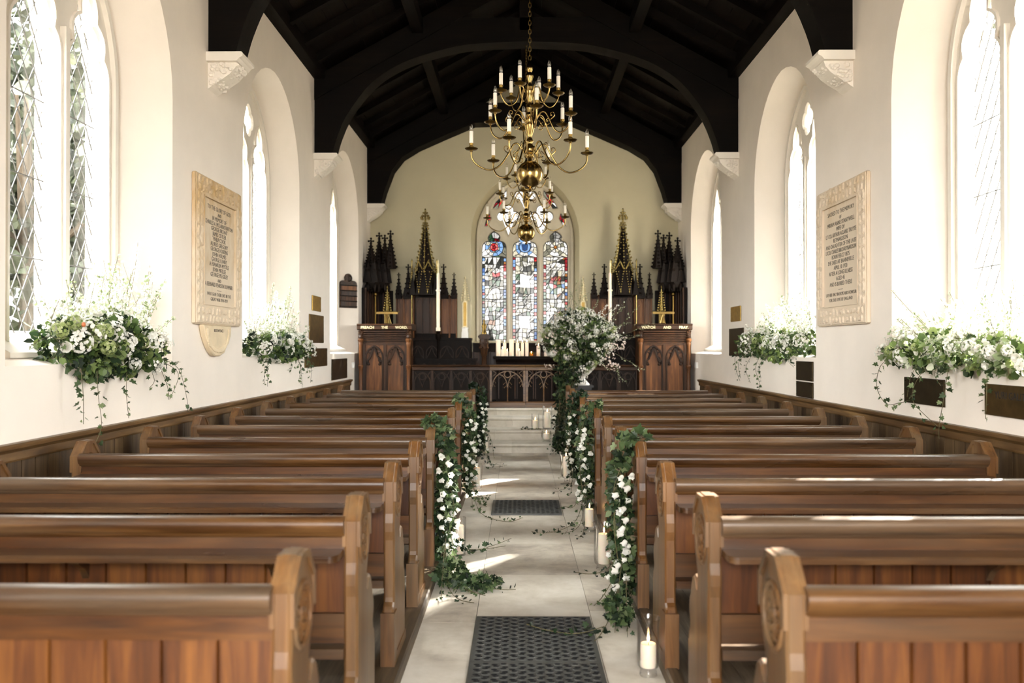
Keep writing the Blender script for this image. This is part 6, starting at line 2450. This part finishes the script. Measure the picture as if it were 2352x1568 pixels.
# ------------------------------------------------------------------ large arrangement in an urn by the rail
ux, uy = at(1337, 0, 13.05)[0], 13.05
zst = EYE - (884 - 797) * 13.05 / F_PX
mb = MB()
mb.box(ux - 0.16, ux + 0.16, uy - 0.16, uy + 0.16, zst - 0.03, zst)
mb.box(ux - 0.13, ux + 0.13, uy - 0.13, uy + 0.13, zst - 0.07, zst - 0.03)
mb.box(ux - 0.09, ux + 0.09, uy - 0.09, uy + 0.09, 0.36, zst - 0.07)
mb.box(ux - 0.14, ux + 0.14, uy - 0.14, uy + 0.14, 0.272, 0.36)
tag(mb.build('plinth', M['iron']), 'black plinth carrying the white urn of flowers', 'plinth')
t = thing('urn_arrangement', 'huge white and green flower arrangement in a white urn before the altar rail', 'flowers', (ux, uy, zst))
mb = MB()
mb.lathe([(0.11, 0.0), (0.11, 0.02), (0.075, 0.05), (0.045, 0.085), (0.04, 0.10), (0.055, 0.115), (0.05, 0.125), (0.09, 0.15), (0.14, 0.20), (0.155, 0.27), (0.17, 0.285), (0.165, 0.30), (0.14, 0.29), (0.0, 0.27)], ux, uy, zst, 20, 0, 10, 0.02)
mb.build('urn', M['urn'], t, smooth=True, angle=40)
r = random.Random(77)
ac = Vector((ux - 0.05, uy - 0.05, zst + 0.66))
clumps = [((ac.x, ac.y, ac.z), (0.46, 0.36, 0.36)), ((ac.x - 0.24, ac.y - 0.05, ac.z + 0.02), (0.30, 0.26, 0.28)), ((ac.x + 0.25, ac.y, ac.z + 0.08), (0.30, 0.26, 0.26)),
          ((ac.x - 0.02, ac.y - 0.08, ac.z - 0.25), (0.30, 0.22, 0.20)), ((ac.x + 0.0, ac.y, ac.z + 0.28), (0.34, 0.25, 0.2))]
mb = MB()
foliage(mb, clumps, 3000, (0.035, 0.08), (OVAL, NARROW, IVY), r, (0, 1, 2), shell=0.45)
foliage(mb, clumps, 1500, (0.02, 0.05), (NARROW, OVAL), r, (0, 2), shell=0.8)
tag(mb.build('foliage', [M['leaf'], M['ivy_dark'], M['ivy']], t, recalc=False), kind='stuff')
for kind, cnt, sc in (('snow', 10, 1.4), ('umbel', 18, 1.4), ('spray', 24, 1.3), ('blush', 14, 1.3), ('rose', 10, 0.75), ('green', 14, 1.3)):
    for i in range(cnt):
        c, rad = r.choice(clumps)
        d = rdir(r)
        d.y = -abs(d.y) if r.random() < 0.8 else d.y
        d.normalize()
        if kind == 'blush':
            c, rad = (ac.x + r.choice((-0.42, 0.5, 0.48, -0.05)), ac.y - 0.1, ac.z + r.choice((0.02, 0.0, -0.22))), (0.13, 0.12, 0.12)
        p = (c[0] + d.x * rad[0] * 1.02, c[1] + d.y * rad[1] * 1.02, c[2] + d.z * rad[2] * 1.02)
        blossom(kind, t, p, d, sc * r.uniform(0.8, 1.2), r)
PX = lambda u, v, y: (at(u, 0, y)[0], y, at(0, v, y)[1])
for (u0, v0, u1, v1, kind) in ((1320, 740, 1262, 700, 'sage'), (1330, 730, 1290, 690, 'white'), (1340, 740, 1320, 690, 'sage'), (1350, 740, 1375, 690, 'sage'), (1370, 750, 1420, 700, 'white'), (1300, 760, 1240, 745, 'sage'),
                               (1380, 770, 1450, 740, 'fine'), (1385, 780, 1470, 770, 'fine'), (1290, 780, 1230, 790, 'white'), (1360, 745, 1395, 700, 'white'), (1310, 750, 1275, 715, 'white'), (1395, 790, 1440, 775, 'blush'),
                               (1390, 800, 1432, 800, 'blush'), (1330, 820, 1290, 850, 'white'), (1350, 830, 1345, 880, 'white'), (1370, 820, 1400, 850, 'sage'), (1375, 770, 1425, 752, 'white'), (1345, 740, 1350, 695, 'fine')):
    spike(t, PX(u0, v0, 12.95), PX(u1, v1, 12.85), r, kind, 0.03)
for (u0, v0, u1, v1) in ((1375, 760, 1402, 706), (1380, 765, 1398, 715), (1385, 770, 1412, 725), (1290, 795, 1235, 800), (1295, 790, 1245, 790)):
    spike(t, PX(u0, v0, 12.95), PX(u1, v1, 12.85), r, 'dark', 0.045, 'dark_leaf_spray')
for (u0, v0, u1, v1) in ((1300, 740, 1322, 640), (1310, 740, 1338, 650), (1400, 760, 1440, 690), (1400, 770, 1470, 700), (1395, 780, 1500, 730), (1260, 790, 1232, 720), (1410, 810, 1480, 850), (1400, 830, 1440, 880), (1300, 730, 1316, 670)):
    twig(t, PX(u0, v0, 13.0), PX(u1, v1, 13.0), r)
st_ = []
for i in range(90):
    d = rdir(r)
    d.y = -abs(d.y)
    d.z = abs(d.z) * 0.8 + 0.1
    st_.append((tuple(ac + Vector((d.x * 0.25, d.y * 0.2, d.z * 0.2))), tuple(ac + Vector((d.x * r.uniform(0.45, 0.72), d.y * 0.45, d.z * r.uniform(0.35, 0.62))))))
fine_cloud(t, st_, r)
# ivy cascading from the urn over the steps
cas = thing('ivy_cascade', 'dark mass of ivy tumbling from the flower urn over the steps', 'ivy', (0.6, 12.5, 0.13))
for i in range(20):
    x0_ = r.uniform(0.46, 0.92)
    z0_ = r.uniform(1.0, 1.35)
    xe = r.uniform(0.55, 0.68)
    ye = r.uniform(11.9, 12.7)
    ze = 0.02 if ye < 12.33 else 0.15
    mb = MB()
    trail(mb, [(x0_, 12.75, z0_), ((x0_ + xe) / 2 + r.uniform(-0.05, 0.03), 12.68, z0_ * 0.72), (xe, 12.55, z0_ * 0.42), (xe - r.uniform(0, 0.06), min(ye + 0.15, 12.5), ze + 0.16), (xe - r.uniform(0.0, 0.12), ye, ze + 0.02)],
          r, (0.04, 0.075), 0.017, spread=0.06)
    mb.build('ivy_trail', [M['ivy_dark'], M['stem']], cas, recalc=False)
mb = MB()
foliage(mb, [((0.64, 12.66, 0.40), (0.13, 0.10, 0.16)), ((0.62, 12.2, 0.16), (0.12, 0.16, 0.15)), ((0.66, 12.72, 0.75), (0.13, 0.1, 0.3)), ((0.66, 12.75, 1.08), (0.14, 0.12, 0.2))], 800, (0.04, 0.075), (IVY, OVAL), r, (0, 0, 1), shell=0.3)
tag(mb.build('ivy_mass', [M['ivy_dark'], M['ivy']], cas, recalc=False), kind='stuff')

# loose ivy lying on the stone
def loose_ivy(label, pts_list, seed, m='ivy_dark'):
    rr = random.Random(seed)
    mb = MB()
    for pts in pts_list:
        trail(mb, pts, rr, (0.03, 0.05), 0.02, spread=0.025)
    o = mb.build('ivy_strand', [M[m], M['stem']], None, recalc=False)
    return tag(o, label, 'ivy', 'loose ivy on the floor')


loose_ivy('dark ivy strand lying on a chancel step beside a lit candle', [[(0.02, 12.98, 0.285), (0.10, 12.95, 0.285), (0.2, 12.97, 0.285), (0.36, 12.95, 0.285)], [(0.08, 13.02, 0.285), (0.2, 13.03, 0.285), (0.33, 13.02, 0.285)]], 3)


# ------------------------------------------------------------------ candles
def flame_part(parent, x, y, z, s=1.0):
    mb = MB()
    mb.lathe([(0.0, -0.004), (0.0045, 0.003), (0.006, 0.012), (0.004, 0.024), (0.0, 0.038)], x, y, z, 8)
    f = mb.build('flame', M['flame'], parent, smooth=True, recalc=True)
    return f


def candle(label, x, y, z, rad, h, lit=True, group=None, cat='candle'):
    c = thing('pillar_candle', label, cat, (x, y, z), group)
    mb = MB()
    rim = min(0.004, rad * 0.2)
    mb.lathe([(rad * 0.98, 0.0), (rad, 0.004), (rad, h - 0.006), (rad - rim, h), (rad - 2.2 * rim, h - 0.002), (rad * 0.5, h - 0.008), (0.0, h - 0.009)], x, y, z, 20)
    mb.build('wax', M['wax'], c, smooth=True, angle=50)
    mb = MB()
    mb.tube([(x, y, z + h - 0.009), (x + 0.001, y, z + h + 0.004), (x + 0.003, y, z + h + 0.010)], 0.0013, 5)
    mb.build('wick', M['wick'], c)
    if lit:
        flame_part(c, x, y, z + h + 0.010)
    return c


def hurricane(label, x, y, z, R, H, style, ch, cr, lab2, lit=True):
    """glass vase with a foot, and the candle standing inside it"""
    mb = MB()
    th = 0.003
    if style == 'vase':
        out = [(R * 0.72, 0.0), (R * 0.78, 0.004), (R * 0.74, 0.018), (R * 0.66, 0.026), (R * 0.92, 0.045), (R * 1.0, 0.075), (R * 0.99, H * 0.5), (R * 0.95, H * 0.86), (R * 1.06, H * 0.975), (R * 1.1, H)]
        zi = 0.04
    elif style == 'cylinder':
        out = [(R * 0.96, 0.0), (R, 0.006), (R, H * 0.5), (R, H)]
        zi = 0.012
    elif style == 'bowl':
        out = [(R * 0.7, 0.0), (R * 0.75, 0.006), (R * 0.45, 0.02), (R * 0.5, 0.026), (R * 0.92, 0.06), (R * 1.0, H * 0.55), (R * 0.93, H * 0.85), (R * 0.85, H)]
        zi = 0.035
    else:   # footed, flared
        out = [(R * 0.85, 0.0), (R * 0.9, 0.004), (R * 0.5, 0.014), (R * 0.22, 0.03), (R * 0.3, 0.045), (R * 0.22, 0.06), (R * 0.6, 0.075), (R * 0.82, 0.10), (R * 0.85, H * 0.6), (R * 0.95, H * 0.85), (R * 1.18, H)]
        zi = 0.088
    inner = [(max(r_ - th, 0.0), z_) for r_, z_ in out if z_ > zi + 0.005]
    prof = out + [(out[-1][0] - th / 2, H + 0.0015)] + list(reversed(inner)) + [(inner[0][0] * 0.9, zi), (0.0, zi)]
    mb.lathe(prof, x, y, z, 28)
    v = mb.build('hurricane_vase', M['glass'], None, smooth=True, origin=(x, y, z), angle=50)
    tag(v, label, 'vase', 'glass hurricane vases')
    candle(lab2, x, y, z + zi + 0.0005, cr, ch, lit, 'candles in glass vases')


HV = [('footed clear glass vase on the aisle floor, the one nearest the camera', 0.592, 4.0, 0, 0.052, 0.262, 'vase', 0.105, 0.037, 'short lit candle in the glass vase nearest the camera'),
      ('tall clear glass vase by the near right ivy garland', 0.575, 5.9, 0, 0.07, 0.315, 'vase', 0.20, 0.04, 'tall lit candle in the vase by the near right garland'),
      ('clear glass vase half hidden by ivy at the second right garland', 0.575, 7.12, 0, 0.062, 0.23, 'vase', 0.14, 0.036, 'white candle half hidden by ivy at the second right garland'),
      ('stemmed flared glass vase on the right of the aisle', 0.515, 9.55, 0, 0.07, 0.36, 'flared', 0.21, 0.032, 'slim lit candle in the stemmed vase on the right'),
      ('round glass bowl on the lowest step, at its right', 0.40, 12.66, 0.128, 0.078, 0.16, 'bowl', 0.085, 0.045, 'small lit candle in the round bowl on the lowest step'),
      ('tall glass vase on the steps, beside the cascading ivy', 0.43, 13.2, 0.27, 0.075, 0.335, 'cylinder', 0.235, 0.046, 'thick lit candle on the steps beside the cascading ivy'),
      ('smaller glass vase on the second step, left of a taller one', 0.245, 13.06, 0.27, 0.06, 0.235, 'cylinder', 0.12, 0.044, 'lit candle on the second step, left of a taller one'),
      ('glass vase at the foot of the steps, left, behind ivy', -0.465, 12.05, 0, 0.05, 0.26, 'vase', 0.17, 0.044, 'lit candle at the foot of the steps on the left'),
      ('flared glass vase on the left of the aisle by the second garland', -0.425, 8.72, 0, 0.068, 0.345, 'flared', 0.205, 0.036, 'slim lit candle in the flared vase on the left'),
      ('wide straight glass vase behind the near left ivy garland', -0.442, 6.3, 0, 0.058, 0.27, 'cylinder', 0.20, 0.046, 'thick lit candle behind the near left ivy garland')]
for h in HV:
    hurricane(*h)

# pillar candles crowded on the altar
AC = [(1144.5, 780, 12.5, 'tall unlit pillar candle at the left end of the altar'), (1159, 787, 8.5, 'lit pillar candle, second of the tall ones on the altar'),
      (1175, 779, 12.5, 'tallest broad pillar candle on the altar'), (1188.5, 787, 9.5, 'lit pillar candle right of the tallest on the altar'),
      (1200, 787, 8.5, 'lit slim pillar candle, third right of the tallest on the altar'), (1210, 786, 9, 'lit pillar candle at the right of the tall altar row'),
      (1154, 802, 9, 'short wide candle in front of the leftmost tall altar ones'), (1165, 807, 5.5, 'low lit candle left of the tallest one on the altar'),
      (1192, 806, 9, 'low wide lit candle in the middle of the altar'), (1236.5, 794, 10, 'medium altar candle half behind the flowers'),
      (1254, 808, 10, 'low altar candle mostly behind the flowers')]
for i, (u, v, hw, lab) in enumerate(AC):
    y = 14.98 if i < 6 else 14.84
    if i == 9:
        y = 14.96
    x = at(u, 0, y)[0]
    zt = at(0, v, y)[1]
    candle(lab, x, y, ZA + 0.0005, hw * 0.88 * y / F_PX / 2 * (1.0 if hw < 9 else 0.95), zt - ZA, i not in (0, 2), 'pillar candles on the altar')
x = at(1220.5, 0, 14.86)[0]
mb = MB()
mb.lathe([(0.03, 0.0), (0.036, 0.004), (0.04, 0.07), (0.038, 0.072), (0.034, 0.012), (0.0, 0.008)], x, 14.86, ZA + 0.0005, 16)
tag(mb.build('votive_glass', mat_glass('amber_glass', (0.95, 0.72, 0.42, 1), 0.08), None, smooth=True, origin=(x, 14.86, ZA)), 'small amber votive glass on the altar by the flowers', 'votive')
candle('tealight inside the amber votive glass on the altar', x, 14.86, ZA + 0.009, 0.026, 0.03, True)

# ------------------------------------------------------------------ churchyard outside the windows
mb = MB()
mb.box(-45, 45, -25, 60, -0.6, -0.45)
struct(mb.build('ground', M['ground_tone'], origin=(0, 15, -0.6)))


def tree(label, x, y, h, crown, seed, n, size=(0.14, 0.30), mid=0.68):
    r = random.Random(seed)
    t = thing('tree', label, 'tree', (x, y, -0.45), 'churchyard trees')
    mb = MB()
    mb.tube([(x, y, -0.45), (x + 0.1, y, h * 0.4), (x, y + 0.1, h * 0.8)], [0.15, 0.11, 0.04], 8)
    for i in range(6):
        w = 2 * PI * i / 6
        mb.tube([(x, y, h * 0.35 + 0.1 * i), (x + crown[0] * 0.6 * math.cos(w), y + crown[1] * 0.6 * math.sin(w), h * 0.55 + 0.2 * i)], [0.08, 0.03], 6)
    mb.build('trunk', M['bark'], t, smooth=True)
    cl = []
    for i in range(9):
        d = rdir(r)
        cl.append(((x + d.x * crown[0] * 0.6, y + d.y * crown[1] * 0.6, h * mid + d.z * crown[2] * 0.6), (crown[0] * 0.5, crown[1] * 0.5, crown[2] * 0.5)))
    mb = MB()
    foliage(mb, cl, n, size, (OVAL, ROUND), r, (0,), shell=0.3)
    tag(mb.build('crown', [M['tree_leaf']], t, recalc=False), kind='stuff')


tree('leafy churchyard tree outside the near left window', -8.7, 15.2, 8.0, (3.2, 3.6, 4.4), 1, 6500, (0.16, 0.32), 0.58)
tree('leafy churchyard tree outside the middle left window', -12.5, 25.0, 11.0, (4.6, 5.0, 6.0), 2, 7000, (0.22, 0.42), 0.56)
tree('low leafy churchyard shrub beyond the far left window', -5.0, 22.5, 3.4, (1.6, 2.4, 1.8), 3, 1300, (0.2, 0.4))
tree('tall churchyard tree outside the near right window', 14.5, 12.5, 11.0, (2.6, 2.6, 2.6), 4, 700)
tree('tall churchyard tree outside the middle right window', 13.4, 20.6, 15.5, (2.4, 2.4, 2.4), 5, 900)
tree('unseen dense tree added beyond the altar end, right', 7.6, 24.4, 8.5, (2.8, 2.2, 3.6), 6, 2600)  # added out of view to block direct sun from the stained glass
